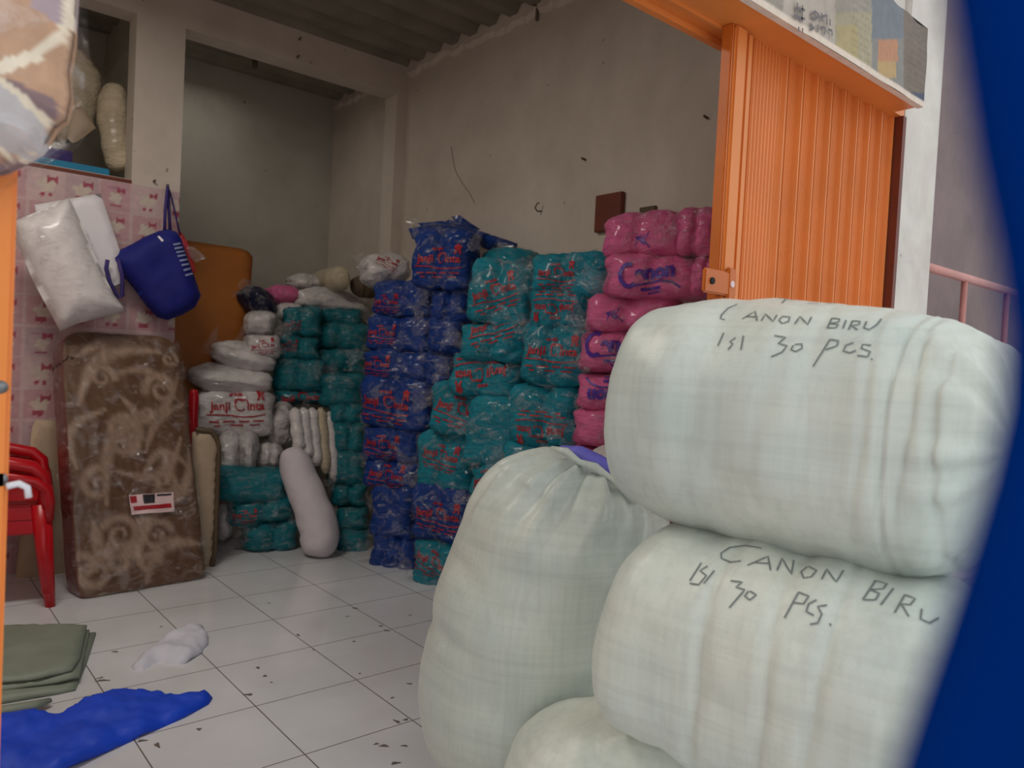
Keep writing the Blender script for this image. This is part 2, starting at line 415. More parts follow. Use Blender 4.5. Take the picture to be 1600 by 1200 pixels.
def canon():
    A = Art()
    A.add(text2d('anon', .30, .018, .12), .10, .02)
    A.add(strokes2d([circ(-.30, .02, .13, .17, 60, 310, 22)], .065))
    A.add(strokes2d([[(-.46, .10), (-.42, -.06), (-.28, -.16), (0, -.13), (.2, -.12), (.36, -.17), (.46, -.26)]], .03))
    A.add(strokes2d([[(-.14, -.22), (.16, -.22)]], .045)); A.add(strokes2d([[(-.05, -.28), (.16, -.28)]], .022))
    return A
def fairy():
    A = Art()
    A.add(strokes2d([[(-.12, .02), (-.02, .0), (.04, -.06), (.12, -.08), (.22, -.2)], [(-.1, .02), (-.18, -.14)], [(.02, 0), (.06, .13)], [(.05, -.02), (.16, .1), (.2, .2)], [(-.03, -.02), (.02, -.1), (.1, -.12)], [(-.1, .06), (-.02, .12), (-.04, .02)]], .026))
    A.add(blob2d(-.12, .05, .055, 9, .9, .25)); A.add(blob2d(.10, -.06, .045, 9, .8, .3)); A.add(blob2d(.03, .03, .035, 9, .8, .3)); A.add(blob2d(.22, -.2, .02))
    return A
ART = {'janji': janji(), 'canon': canon(), 'fairy': fairy()}
def press(art, w, h, bvh, rot=0.0, dx=0.0, dz=0.0, lift=.004, sx=1.0):
    """press artwork on to the front (-y) of a local surface"""
    c, s = math.cos(rot), math.sin(rot); vs = []; ok = []
    for p in art.v:
        a, b = p.x*w*sx, p.y*w
        x = a*c-b*s+dx; z = a*s+b*c+dz+h/2
        hit = bvh.ray_cast(Vector((x, -3, z)), Vector((0, 1, 0)))
        if hit[0] is None or hit[1].y > -.12: vs.append(Vector((x, 0, z))); ok.append(False)
        else: vs.append(hit[0]+Vector((0, -lift, 0))+hit[1]*lift*.5); ok.append(True)
    fs = [f for f in art.f if all(ok[i] for i in f)]
    used = sorted({i for f in fs for i in f}); mp = {i: k for k, i in enumerate(used)}
    return [vs[i] for i in used], [tuple(mp[i] for i in f) for f in fs]
def film_tab(w, h, seed):
    """loose gathered flap of clear film, local x-z sheet"""
    vs = []; fs = []; nx, nz = 10, 6
    for j in range(nz+1):
        for i in range(nx+1):
            u, v = i/nx-.5, j/nz
            vs.append(Vector((u*w*(.35+.65*v)+.02*math.sin(v*5+seed), .03*noise.noise(Vector((u*9+seed, v*5, seed)))*(1+v)+.02*math.sin(u*26+seed)*v, v*h+.02*noise.noise(Vector((u*14, seed, 0))))))
    for j in range(nz):
        for i in range(nx): fs.append((j*(nx+1)+i, j*(nx+1)+i+1, (j+1)*(nx+1)+i+1, (j+1)*(nx+1)+i))
    return vs, fs
def local_part(name, vs, fs, mat, parent):
    o = mk(name, vs, fs, mat, parent, True, False); return o
pid = [0]
def pillow(label, box, plane, mat, yaw=None, d=.42, cat='pillow', name='wrapped_pillow', group=None, art=None, arot=0, asc=.8, adx=0, adz=0, ink='red_ink',
           lobes=2, wrap=True, roll=0, tilt=0, tabs=(), n=20, e=6.5, ears=.16, wr=.015, groove=.03, hgrow=1.08, pinch=0.0):
    """box = picture extent (u0,v0,u1,v1) of the front; plane = ('x'|'y'|'d', value) where the front face stands"""
    pid[0] += 1; seed = pid[0]*1.37
    u0, v0, u1, v1 = box; uc, vc = (u0+u1)/2, (v0+v1)/2
    P = {'x': onx, 'y': ony, 'd': at}[plane[0]](uc, vc, plane[1])
    if yaw is None: yaw = {'x': -90, 'y': 0, 'd': -40}[plane[0]]
    a = math.radians(yaw); ex = Vector((math.cos(a), math.sin(a), 0)); ey = Vector((-math.sin(a), math.cos(a), 0))
    q0 = pix(P-ex*.05); q1 = pix(P+ex*.05); w = (u1-u0)/abs(q1[0]-q0[0])*.1*1.03
    arot_j = 0
    h = (v1-v0)*q0[2]/FPX*hgrow
    C = P+ey*(d/2); base = C-Vector((0, 0, h/2))
    root = bpy.data.objects.new(name, None); COL.objects.link(root); root.empty_display_size = .05
    R = Matrix.Rotation(a, 4, 'Z') @ Matrix.Rotation(math.radians(tilt), 4, 'X') @ Matrix.Rotation(math.radians(roll), 4, 'Y')
    root.matrix_world = Matrix.Translation(C) @ R @ Matrix.Translation((0, 0, -h/2))
    tag(root, label, cat, group)
    vs, fs = pillow_shape(w, d, h, seed, lobes, e, ears, wr, n, 0, groove, pinch)
    o = local_part('cushion', vs, fs, M[mat], root)
    if art:
        bvh = BVHTree.FromPolygons(vs, fs)
        for k, (nm, rot, dx, dz, sc) in enumerate(art if isinstance(art, list) else [(art, arot, adx, adz, asc)]):
            av, af = press(ART[nm], w*sc*.9, h, bvh, math.radians(rot), dx*w, dz*h)
            if af: local_part('printed_logo', av, af, M[ink], root)
    if wrap:
        vs2, fs2 = pillow_shape(w, d, h, seed, lobes, max(2.6, e-.5), ears+.05, wr*.8, n, .009, groove*.7, pinch)
        local_part('plastic_wrap', vs2, fs2, M['film'], root)
    if wrap and not tabs and min(w, h) > .15:
        rnd = random.Random(pid[0]); sd = rnd.choice((-1, 1))
        tabs = ((sd*rnd.uniform(.8, 1.0), rnd.uniform(-.5, .6), rnd.uniform(.12, .20), rnd.uniform(.07, .13), sd*rnd.uniform(50, 100)),)
        if rnd.random() < .5: tabs += ((-sd*rnd.uniform(.6, 1.0), rnd.uniform(.4, .9), rnd.uniform(.08, .14), rnd.uniform(.05, .09), -sd*rnd.uniform(20, 70)),)
    for (tx, tz, tw, th, trot) in tabs:
        tv, tf = film_tab(tw, th, seed+tx)
        T = Matrix.Translation((tx*w/2, -d/2*.8, h/2+tz*h/2)) @ Matrix.Rotation(math.radians(trot), 4, 'Y')
        local_part('film_flap', [T @ v for v in tv], tf, M['film_grey'], root)
    return root

# --- thick panels with an outline traced on a given plane
def inside(poly, x, y):
    c = False; j = len(poly)-1
    for i in range(len(poly)):
        (xi, yi), (xj, yj) = poly[i], poly[j]
        if (yi > y) != (yj > y) and x < (xj-xi)*(y-yi)/(yj-yi)+xi: c = not c
        j = i
    return c
def puff(poly, th, step, pw=.5, both=True, wr=0.0, seed=0.0, edge=0.0, falloff=None):
    """poly: 2D outline (metres). returns verts (x, y, t) with t = thickness coordinate, faces; a stuffed or flat closed body"""
    pts = []
    for i in range(len(poly)):
        a = Vector(poly[i]); b = Vector(poly[(i+1) % len(poly)]); m = max(1, int((b-a).length/step))
        for k in range(m): pts.append(a.lerp(b, k/m))
    nb = len(pts); P = [(p.x, p.y) for p in pts]
    xs = [p[0] for p in P]; ys = [p[1] for p in P]
    A = np.array(P); B = np.roll(A, -1, 0); AB = B-A; L2 = (AB**2).sum(1)+1e-12
    def dist(x, y):
        q = np.array((x, y)); t = np.clip(((q-A)*AB).sum(1)/L2, 0, 1); return float(np.sqrt((((A+AB*t[:, None])-q)**2).sum(1)).min())
    dd = [0.0]*nb
    ny = int((max(ys)-min(ys))/step)+1; nx = int((max(xs)-min(xs))/step)+1
    for j in range(ny+1):
        for i in range(nx+1):
            x = min(xs)+(i+.5*(j % 2))*step; y = min(ys)+j*step
            if inside(P, x, y):
                q = dist(x, y)
                if q > step*.45: pts.append(Vector((x, y))); dd.append(q)
    out = geometry.delaunay_2d_cdt(pts, [], [list(range(nb))], 1, 1e-6)
    co, fc, orig = out[0], out[2], out[3]
    D = [dd[o[0]] if o else 0 for o in orig]; mx = falloff or max(D)
    vs = []; fs = []
    def hh(k): 
        q = min(1, D[k]/mx); return th/2*(1-(1-q)**2)**pw
    W_ = [wr*(fbm((co[k].x, co[k].y, 0), 7, 3, seed)+.6*abs(fbm((co[k].x*1.6, co[k].y, 4), 16, 2, seed))) for k in range(len(co))]
    for k, c in enumerate(co): vs.append(Vector((c.x, c.y, hh(k)+edge/2+W_[k])))
    n0 = len(co)
    for k, c in enumerate(co): vs.append(Vector((c.x, c.y, (-hh(k) if both else 0)-edge/2+W_[k]*.5)))
    for f in fc: fs.append(tuple(f)); fs.append(tuple(i+n0 for i in reversed(f)))
    # rim
    bd = {}
    for f in fc:
        for a, b in zip(f, list(f[1:])+[f[0]]):
            bd[(a, b)] = bd.get((a, b), 0)+1
    for (a, b) in bd:
        if (b, a) not in bd: fs.append((b, a, a+n0, b+n0))
    return vs, fs
def traced(name, outline, origin, normal, th, mat, label=None, cat=None, parent=None, step=.025, **kw):
    """outline in picture coordinates dropped on the plane (origin, normal); body thickened about that plane"""
    nrm = Vector(normal).normalized(); o = Vector(origin)
    ex = Vector((0, 0, 1)).cross(nrm)*-1
    ex = ex.normalized() if ex.length > .01 else Vector((1, 0, 0)); ey = nrm.cross(ex)*-1
    if ey.z < 0: ey = -ey
    pl_ = [onp(u, v, o, nrm)-o for u, v in outline]
    p2 = [(p.dot(ex), p.dot(ey)) for p in pl_]
    vs, fs = puff(p2, th, step, **kw)
    n2 = nrm if nrm.dot(CAMP-o) > 0 else -nrm
    W3 = [o+ex*v.x+ey*v.y+n2*v.z for v in vs]
    ob = mk(name, W3, fs, M[mat] if isinstance(mat, str) else mat, parent)
    bm = bmesh.new(); bm.from_mesh(ob.data); bmesh.ops.recalc_face_normals(bm, faces=bm.faces[:]); bm.to_mesh(ob.data); bm.free()
    if label: tag(ob, label, cat)
    return ob
def ribbon_on(bvh, lines, width, lift, spacing=5):
    """picture polylines cast on to a surface and laid there as narrow ink ribbons"""
    vs = []; fs = []
    for ln in lines:
        pts = []
        for a, b in zip(ln, ln[1:]):
            m = max(1, int(math.hypot(b[0]-a[0], b[1]-a[1])/spacing))
            for k in range(m): pts.append((a[0]+(b[0]-a[0])*k/m, a[1]+(b[1]-a[1])*k/m))
        pts.append(ln[-1]); hits = []
        for u, v in pts:
            h = bvh.ray_cast(CAMP, ray(u, v).normalized())
            if h[0] is not None:
                nn = h[1] if h[1].dot(ray(u, v)) < 0 else -h[1]
                hits.append((h[0]+nn*lift, nn))
        for i, (p, nn) in enumerate(hits):
            t = hits[min(i+1, len(hits)-1)][0]-hits[max(i-1, 0)][0]
            if t.length < 1e-6: t = Vector((1, 0, 0))
            s_ = t.normalized().cross(nn).normalized()*width/2; b0 = len(vs)
            vs += [p+s_, p-s_]
            if i: fs.append((b0-2, b0-1, b0+1, b0))
    return vs, fs

# ------------------------------------------------------------------ the big woven sacks
def sack_mesh(path, radii, seed, n=96, pw=5.0, sq=1.0, squash=None, creases=(), lump=.012, endp=(5., 5.), m=110, gather=0.0, gr=.25):
    """path: list of points (piecewise smooth), radii along; rounded ends"""
    P = [Vector(p) for p in path]
    def pt(t):
        x = t*(len(P)-1); i = min(int(x), len(P)-2); f = x-i
        p0 = P[max(i-1, 0)]; p1 = P[i]; p2 = P[i+1]; p3 = P[min(i+2, len(P)-1)]
        return .5*((2*p1)+(p2-p0)*f+(2*p0-5*p1+4*p2-p3)*f*f+(3*p1-p0-3*p2+p3)*f**3)
    def rad(t):
        x = t*(len(radii)-1); i = min(int(x), len(radii)-2); f = x-i; f = f*f*(3-2*f); return radii[i]*(1-f)+radii[i+1]*f
    ts = [.5-.5*math.cos(PI*i/m) for i in range(m+1)]
    vs = []; fs = []; up0 = Vector((0, 0, 1)); ax = (P[-1]-P[0]).normalized()
    ref = up0 if abs(ax.z) < .8 else Vector((0, 1, 0))
    for i, t in enumerate(ts):
        c = pt(t); tg = (pt(min(1, t+.01))-pt(max(0, t-.01))).normalized()
        a = tg.cross(ref).normalized(); b = a.cross(tg).normalized()
        e = endp[0] if t < .5 else endp[1]
        r = rad(t)*max(0.0, 1-abs(2*t-1)**e)**(1/2.2)
        for k in range(n):
            th = 2*PI*k/n; cs, sn = math.cos(th), math.sin(th)
            q = (abs(cs)**pw+abs(sn)**pw)**(-1/pw) if pw < 8 else 1
            if squash: q *= 1
            d = a*cs+b*sn*sq; p = c+d*(r*q)
            dsp = lump*fbm(p, 3.2, 3, seed)*1.6
            u_ = t
            # soft bulges of the goods inside
            dsp += .55*lump*math.sin(t*PI*9+seed)*(.5+.5*math.sin(th*2+seed))
            # tension creases running round the girth
            for (tc, wd_, dep, th0, ths) in creases:
                dth = (th-th0+PI) % (2*PI)-PI
                dsp -= dep*math.exp(-((t-tc-.012*math.sin(th*3+tc*40))/wd_)**2)*math.exp(-(dth/ths)**2)
            fine = .0022*fbm((p.x, p.y, p.z*2), 14, 3, seed)
            for gk, (g0, g1) in enumerate(((0, gr), (1, gr))):
                dist = t if g0 == 0 else 1-t
                if gather and dist < g1 and (gather > 0 or g0 == 1):
                    k2 = (1-dist/g1)
                    dsp += abs(gather)*k2*(math.sin(th*13+seed+2*math.sin(th*2))+.6*math.sin(th*23+seed*2))*min(1, r/.12)
            p += d*(dsp+fine)*min(1, r/.08)
            vs.append(p)
    for i in range(m):
        for k in range(n): fs.append((i*n+k, i*n+(k+1) % n, (i+1)*n+(k+1) % n, (i+1)*n+k))
    return vs, fs
def C3(u, v, z): return at(u, v, z)
def sack(name, label, path, radii, mat='woven', writing=None, group=None, **kw):
    vs, fs = sack_mesh(path, radii, **kw)
    zc = min(v.z for v in vs)
    root = thing(name, label, 'sack', (sum(v.x for v in vs)/len(vs), sum(v.y for v in vs)/len(vs), zc), group=group)
    o = mk('sack_body', vs, fs, M[mat], root)
    bm = bmesh.new(); bm.from_mesh(o.data); bmesh.ops.recalc_face_normals(bm, faces=bm.faces[:]); bm.to_mesh(o.data); bm.free()
    bvh = BVHTree.FromPolygons(vs, [tuple(f) for f in fs])
    if writing:
        wv, wf = ribbon_on(bvh, writing, .0030, .0016)
        mk('marker_writing', wv, wf, M['marker'], root)['label'] = 'grey handwritten marker note'
    return root, bvh, vs
W_TOP = [
 [(1215,466),(1240,470),(1252,467)], [(1228,468),(1222,474)], [(1262,474),(1272,466),(1280,475)], [(1266,471),(1277,471)], [(1290,475),(1294,467),(1306,475),(1310,468)], [(1326,474),(1331,471),(1336,477)],
 [(1152,476),(1138,482),(1127,493),(1126,499),(1133,500)], [(1160,499),(1180,487),(1183,502)], [(1166,495),(1184,496)], [(1190,502),(1196,491),(1208,503),(1214,493)], [(1222,496),(1217,501),(1222,506),(1232,503),(1234,496),(1222,495)],
 [(1242,507),(1250,495),(1262,508),(1268,496)],
 [(1300,498),(1293,513)], [(1300,498),(1312,499),(1310,504),(1297,506)], [(1297,506),(1310,508),(1306,513),(1292,513)], [(1322,501),(1317,514)], [(1332,502),(1326,516)], [(1332,502),(1344,503),(1342,508),(1330,509),(1340,516)], [(1354,503),(1350,513),(1358,516),(1370,508),(1377,499)],
 [(1131,521),(1122,541)], [(1150,528),(1141,534),(1145,538),(1138,547)], [(1162,525),(1158,547)], 
 [(1210,525),(1228,528),(1216,537),(1230,541),(1222,551),(1205,558)], [(1240,540),(1236,547),(1243,550),(1253,545),(1253,538),(1242,539)],
 [(1297,531),(1284,552),(1271,573)], [(1297,531),(1310,533),(1308,541),(1290,547)], [(1334,536),(1322,540),(1318,549),(1328,552),(1338,548)], [(1362,540),(1348,539),(1346,545),(1360,550),(1356,558),(1340,556)], [(1361,561),(1364,562)]]
W_MID = [
 [(1210,852),(1222,850),(1228,856),(1240,852),(1262,858),(1275,852)],
 [(1190,857),(1165,853),(1140,856),(1127,865),(1127,873),(1142,879),(1158,877)], [(1168,884),(1200,870),(1204,892)], [(1180,880),(1202,881)], [(1214,892),(1222,873),(1236,898),(1240,876)], [(1262,886),(1252,894),(1256,904),(1268,902),(1276,892),(1264,886)], [(1284,906),(1292,890),(1306,910),(1318,892)],
 [(1368,908),(1348,938)], [(1368,908),(1386,913),(1380,921),(1360,922)], [(1360,922),(1374,928),(1368,938),(1350,938)], [(1396,920),(1376,946)], [(1414,930),(1398,958)], [(1414,930),(1430,936),(1422,946),(1408,944),(1420,964)], [(1440,952),(1438,968),(1452,974),(1466,966)],
 [(1096,880),(1078,908)], [(1106,885),(1094,892),(1104,900),(1092,914),(1078,912)], [(1116,892),(1100,912)],
 [(1142,908),(1160,910),(1150,918),(1164,922),(1140,950)], [(1170,924),(1164,932),(1172,938),(1182,930),(1172,924)],
 [(1248,926),(1226,966)], [(1248,926),(1264,932),(1256,944),(1238,942)], [(1276,938),(1264,944),(1260,956),(1272,962)], [(1292,946),(1278,948),(1284,960),(1278,974),(1266,976)], [(1296,974),(1298,978)]]
cr = [(.30, .03, .007, .6, 1.0), (.45, .015, .005, .3, .9), (.53, .014, .006, .5, .8), (.66, .012, .007, .2, .9), (.74, .009, .010, .3, 1.3), (.80, .007, .009, .5, 1.0), (.88, .012, .012, 0, 1.6)]
top_sack, bvT, vT = sack('woven_sack', 'pale green woven sack lying on top of the pile, handwriting along its upper edge', [C3(1000, 632, 1.79), C3(1130, 650, 1.66), C3(1300, 672, 1.51), C3(1450, 690, 1.40), C3(1585, 705, 1.30)],
     [.262, .262, .252, .246, .235], sq=.965, seed=1.3, pw=2.5, creases=cr, lump=.013, gather=-.016, gr=.20, endp=(7., 5.), writing=W_TOP)
mid_sack, bvM, vM = sack('woven_sack', 'pale green woven sack in the middle of the pile, directly under the top one', [C3(985, 945, 1.70), C3(1115, 1000, 1.58), C3(1270, 1058, 1.44), C3(1430, 1110, 1.32), C3(1600, 1160, 1.22)],
     [.245, .25, .245, .24, .235], sq=.96, seed=4.1, pw=2.5, creases=[(.35, .015, .012, 0, 1.5), (.5, .012, .012, 0, 1.5), (.62, .012, .01, .4, 1.4)], lump=.013, endp=(7., 5.), writing=W_MID)
low_sack, bvL, vL = sack('woven_sack', 'pale green woven sack lying on the floor at the bottom of the pile', [at(800, 1268, 1.80), at(980, 1262, 1.73), at(1200, 1300, 1.62), at(1500, 1370, 1.48)],
     [.235, .245, .24, .235], seed=7.7, pw=2.6, creases=[(.3, .02, .01, 0, 1.5)], lump=.013, gather=0, endp=(4., 5.))
print('low', [tuple(round(c, 2) for c in (min(v[i] for v in vL), max(v[i] for v in vL))) for i in range(3)])
st_base = Vector((.648*2.17, .762*2.17, 0))
def SC(dx, z, df=0): return Vector((st_base.x+RT.x*dx+.648*df, st_base.y+RT.y*dx+.762*df, z))
stand, bvS, vS = sack('woven_sack', 'pale green woven sack standing upright left of the pile with a frayed tied mouth', [SC(.09, .0), SC(.062, .28), SC(.09, .52), SC(.155, .74), SC(.215, .88), SC(.25, .995)],
     [.24, .28, .28, .272, .25, .20], seed=2.9, pw=2.3, creases=[(.35, .02, .012, .3, .6), (.48, .02, .012, .2, .5)], lump=.009, gather=-.026, endp=(6., 5.), gr=.45)
back_sack, _, _ = sack('woven_sack', 'greyish woven sack standing behind the pile, below the pink pillows', [at(1000, 1080, 2.66), at(1000, 950, 2.66), at(1000, 820, 2.66), at(1000, 690, 2.66)],
     [.26, .28, .27, .24], mat='woven_grey', seed=5.5, pw=2.4, lump=.01, gather=-.006, endp=(6., 4.))
mk('frayed_seam', *(lambda mb: (mb.v, mb.f))(MB().tube([at(862, 700, 2.10), at(885, 706, 2.06), at(905, 722, 2.04), at(930, 730, 2.03), at(955, 748, 2.02), at(975, 762, 2.01), at(992, 786, 2.0)], [.006, .012, .009, .013, .008, .012, .006], 8)), M['woven'], stand)
mk('cloth_edge', *(lambda mb: (mb.v, mb.f))(MB().tube([at(878, 700, 2.16), at(905, 708, 2.12), at(935, 724, 2.10), at(962, 740, 2.08), at(985, 752, 2.06), at(998, 772, 2.04)], [.012, .030, .034, .032, .028, .014], 12, True, .7)), M['purple_cloth'], stand)['label'] = 'violet blue cloth poking out of the mouth'

# ------------------------------------------------------------------ stacks of wrapped pillows along the right wall
G_T = 'teal wrapped pillows in the stacks along the right wall'; G_B = 'blue wrapped pillows in the stacks along the right wall'; G_P = 'pink wrapped pillows beside the orange gate'
G_C = 'teal wrapped pillows in the back corner stack'; G_W = 'white wrapped pillows beside the brown board'
def rows(specs, plane, mat, yaw, group, **kw):
    for sp in specs:
        box, label, opt = sp[0], sp[1], (sp[2] if len(sp) > 2 else {})
        k = dict(kw); k.update(opt); pl2 = k.pop('plane', plane); m2 = k.pop('mat', mat); y2 = k.pop('yaw', yaw); g2 = k.pop('group', group)
        pillow(label, box, pl2, m2, yaw=y2, group=g2, **k)
J = dict(art='janji'); UPD = dict(art='janji', arot=180)
# pink stack
F_ = 'fairy'; Cn = 'canon'
rows([
 ((936, 328, 1062, 400), 'topmost pink wrapped pillow, small purple figure printed on its front', dict(tabs=((1.0, .0, .12, .07, 80),), art=[(F_, 0, .02, -.12, .5)])),
 ((938, 392, 1092, 463), 'second pink pillow from the top, big purple lettering over both halves', dict(art=[(Cn, 8, -.02, .0, .72)])),
 ((912, 458, 1046, 520), 'third pink pillow from the top, figure printed above the lettering', dict(art=[(F_, 10, -.16, -.05, .45)])),
 ((900, 516, 1040, 585), 'fourth pink pillow from the top, purple lettering cut off by the top sack', dict(art=[(Cn, 0, -.08, .12, .8)])),
 ((896, 584, 1036, 643), 'fifth pink pillow from the top, lettering upside down', dict(art=[(Cn, 180, -.08, -.08, .74)])),
 ((888, 640, 1030, 706), 'lowest pink pillow in view, upside-down figure on its front', dict(art=[(F_, 180, .0, .12, .5)])),
 ((880, 704, 1024, 770), 'pink pillow mostly hidden behind the standing sack', {}),
 ((1052, 322, 1122, 396), 'pink pillow at the top beside the orange gate post', dict(plane=('x', 2.42))),
 ((1074, 392, 1124, 462), 'pink pillow below the top one beside the orange gate post', dict(plane=('x', 2.45))),
], ('x', 2.36), 'pink', -62, G_P, ink='purple_ink', groove=.02, e=6, ears=.2, wr=.012, d=.32)
# second teal stack from the gate
rows([
 ((820, 389, 944, 462), 'top teal pillow of the stack next to the pink pillows', dict(art=[('janji', 0, -.12, .0, .55)], adz=0)),
 ((816, 446, 912, 516), 'teal pillow under the top one beside the pink stack, lettering upside down', dict(UPD)),
 ((806, 503, 914, 604), 'big teal pillow with upright red lettering beside the pink stack', dict(art=[('janji', 0, 0, .05, .86)])),
 ((788, 600, 898, 700), 'teal pillow above the standing sack, lettering upside down along its lower edge', dict(art=[('janji', 180, 0, -.22, .8)])),
 ((780, 696, 890, 790), 'teal pillow behind the top of the standing sack', {}),
 ((776, 786, 884, 880), 'teal pillow hidden low behind the standing sack', {}),
], ('x', 2.40), 'teal', -64, G_T, d=.30, tabs=())
# first teal stack (nearest the middle)
rows([
 ((745, 386, 822, 430), 'flat teal pillow lying highest on the middle teal stack', dict(plane=('x', 2.62), lobes=1)),
 ((722, 406, 820, 508), 'teal pillow with tilted red lettering near the top of the middle stack', dict(art=[('janji', 24, -.02, .02, .86)], roll=8)),
 ((712, 504, 815, 566), 'teal pillow with faint small print, third in the middle stack', dict(art=[('janji', 18, 0, .42, .8)])),
 ((694, 556, 802, 626), 'teal pillow with upside-down red lettering, middle of the stack', dict(art=[('janji', 196, 0, .1, .9)], roll=8)),
 ((664, 598, 762, 680), 'teal pillow with curved red lettering above the lower teal pillows', dict(art=[('janji', -12, 0, .0, .84)])),
 ((642, 676, 730, 770), 'teal pillow directly above the blue one in the front stack', dict(art=[('janji', -8, 0, .12, .76)])),
 ((720, 622, 808, 734), 'teal pillow wedged right of the curved-lettering one', dict(lobes=1)),
 ((726, 728, 800, 780), 'teal pillow with small red print touching the standing sack', dict(art=[('janji', 20, -.05, .1, .8)], lobes=1)),
 ((722, 776, 800, 850), 'teal pillow showing a sliver left of the standing sack', dict(lobes=1)),
 ((636, 760, 728, 852), 'blue pillow with red lettering between teal ones low in the front stack', dict(mat='blue', art=[('janji', -4, 0, .02, .84)], group=G_B)),
 ((636, 846, 712, 928), 'lowest teal pillow of the front stack resting on the floor', dict(art=[('janji', -18, 0, .1, .9)])),
], ('x', 2.38), 'teal', -62, G_T, d=.30)
# blue stacks
rows([
 ((638, 357, 728, 450), 'tall blue pillow with red lettering at the top of the blue stack', dict(art=[('janji', 0, 0, .0, .9)], plane=('x', 2.36), ears=.16)),
 ((664, 444, 726, 502), 'blue pillow under the topmost blue one', dict(plane=('x', 2.44))),
 ((662, 498, 716, 552), 'blue pillow with loose film, right column of the blue stack', dict(plane=('x', 2.44), lobes=1, tabs=((-.6, .2, .14, .12, -60),))),
 ((658, 548, 702, 604), 'blue pillow right of centre half hidden by a teal one', dict(plane=('x', 2.46), lobes=1)),
 ((574, 436, 664, 494), 'blue pillow at the top of the left blue column', dict(art=[('janji', 0, -.2, -.1, .5)], tabs=((.7, .4, .16, .12, 60),))),
 ((566, 490, 664, 550), 'blue pillow second from the top, left blue column', dict(art=[('janji', 0, -.22, 0, .5)], tabs=((.5, .6, .10, .16, 20),))),
 ((560, 546, 664, 594), 'blue pillow third from the top, left blue column', dict(art=[('janji', 0, -.25, 0, .5)])),
 ((558, 590, 664, 670), 'large blue pillow with red print, fourth in the left blue column', dict(art=[('janji', -5, -.1, .0, .8)], tabs=((1.0, .0, .16, .12, 80),))),
 ((560, 666, 646, 724), 'blue pillow fifth from the top, left blue column', dict(art=[('janji', -6, -.1, .0, .7)])),
 ((562, 720, 642, 764), 'blue pillow with a red stripe, sixth in the left blue column', dict(art=[('janji', -3, 0, .0, .8)])),
 ((572, 760, 640, 846), 'blue pillow standing on end near the floor', dict(lobes=1, tabs=((.9, .1, .14, .1, 80),))),
 ((574, 838, 642, 898), 'lowest blue pillow, crumpled in film on the floor', dict(lobes=3, wr=.02, tabs=((-.9, .0, .14, .1, -80),))),
], ('x', 2.38), 'blue', -58, G_B, d=.28)
# far teal corner stacks
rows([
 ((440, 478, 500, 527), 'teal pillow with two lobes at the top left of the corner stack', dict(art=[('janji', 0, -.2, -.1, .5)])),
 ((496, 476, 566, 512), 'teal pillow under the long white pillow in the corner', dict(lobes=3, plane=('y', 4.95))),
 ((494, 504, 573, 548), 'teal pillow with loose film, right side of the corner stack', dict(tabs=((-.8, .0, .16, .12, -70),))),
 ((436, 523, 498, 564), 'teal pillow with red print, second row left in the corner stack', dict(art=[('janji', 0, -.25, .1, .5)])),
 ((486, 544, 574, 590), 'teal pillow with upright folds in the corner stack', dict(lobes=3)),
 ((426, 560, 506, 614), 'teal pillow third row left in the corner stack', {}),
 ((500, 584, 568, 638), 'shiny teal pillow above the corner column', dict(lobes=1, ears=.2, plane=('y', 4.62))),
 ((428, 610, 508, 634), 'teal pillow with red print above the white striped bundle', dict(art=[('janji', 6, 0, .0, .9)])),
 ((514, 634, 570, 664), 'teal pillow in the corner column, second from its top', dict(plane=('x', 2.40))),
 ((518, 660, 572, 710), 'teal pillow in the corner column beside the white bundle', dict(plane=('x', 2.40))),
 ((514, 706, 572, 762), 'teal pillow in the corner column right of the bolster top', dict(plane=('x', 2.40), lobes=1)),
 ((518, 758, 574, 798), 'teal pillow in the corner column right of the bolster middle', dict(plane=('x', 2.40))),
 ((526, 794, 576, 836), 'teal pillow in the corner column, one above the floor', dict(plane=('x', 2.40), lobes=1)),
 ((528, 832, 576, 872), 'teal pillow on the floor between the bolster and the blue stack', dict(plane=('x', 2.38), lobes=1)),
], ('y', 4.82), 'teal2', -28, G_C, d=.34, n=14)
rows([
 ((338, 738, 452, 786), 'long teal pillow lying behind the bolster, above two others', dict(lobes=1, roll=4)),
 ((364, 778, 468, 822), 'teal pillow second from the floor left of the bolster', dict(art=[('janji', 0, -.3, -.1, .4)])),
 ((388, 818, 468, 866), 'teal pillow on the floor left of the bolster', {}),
], ('y', 4.48), 'teal2', -12, 'teal wrapped pillows on the floor left of the bolster', d=.34, n=14)
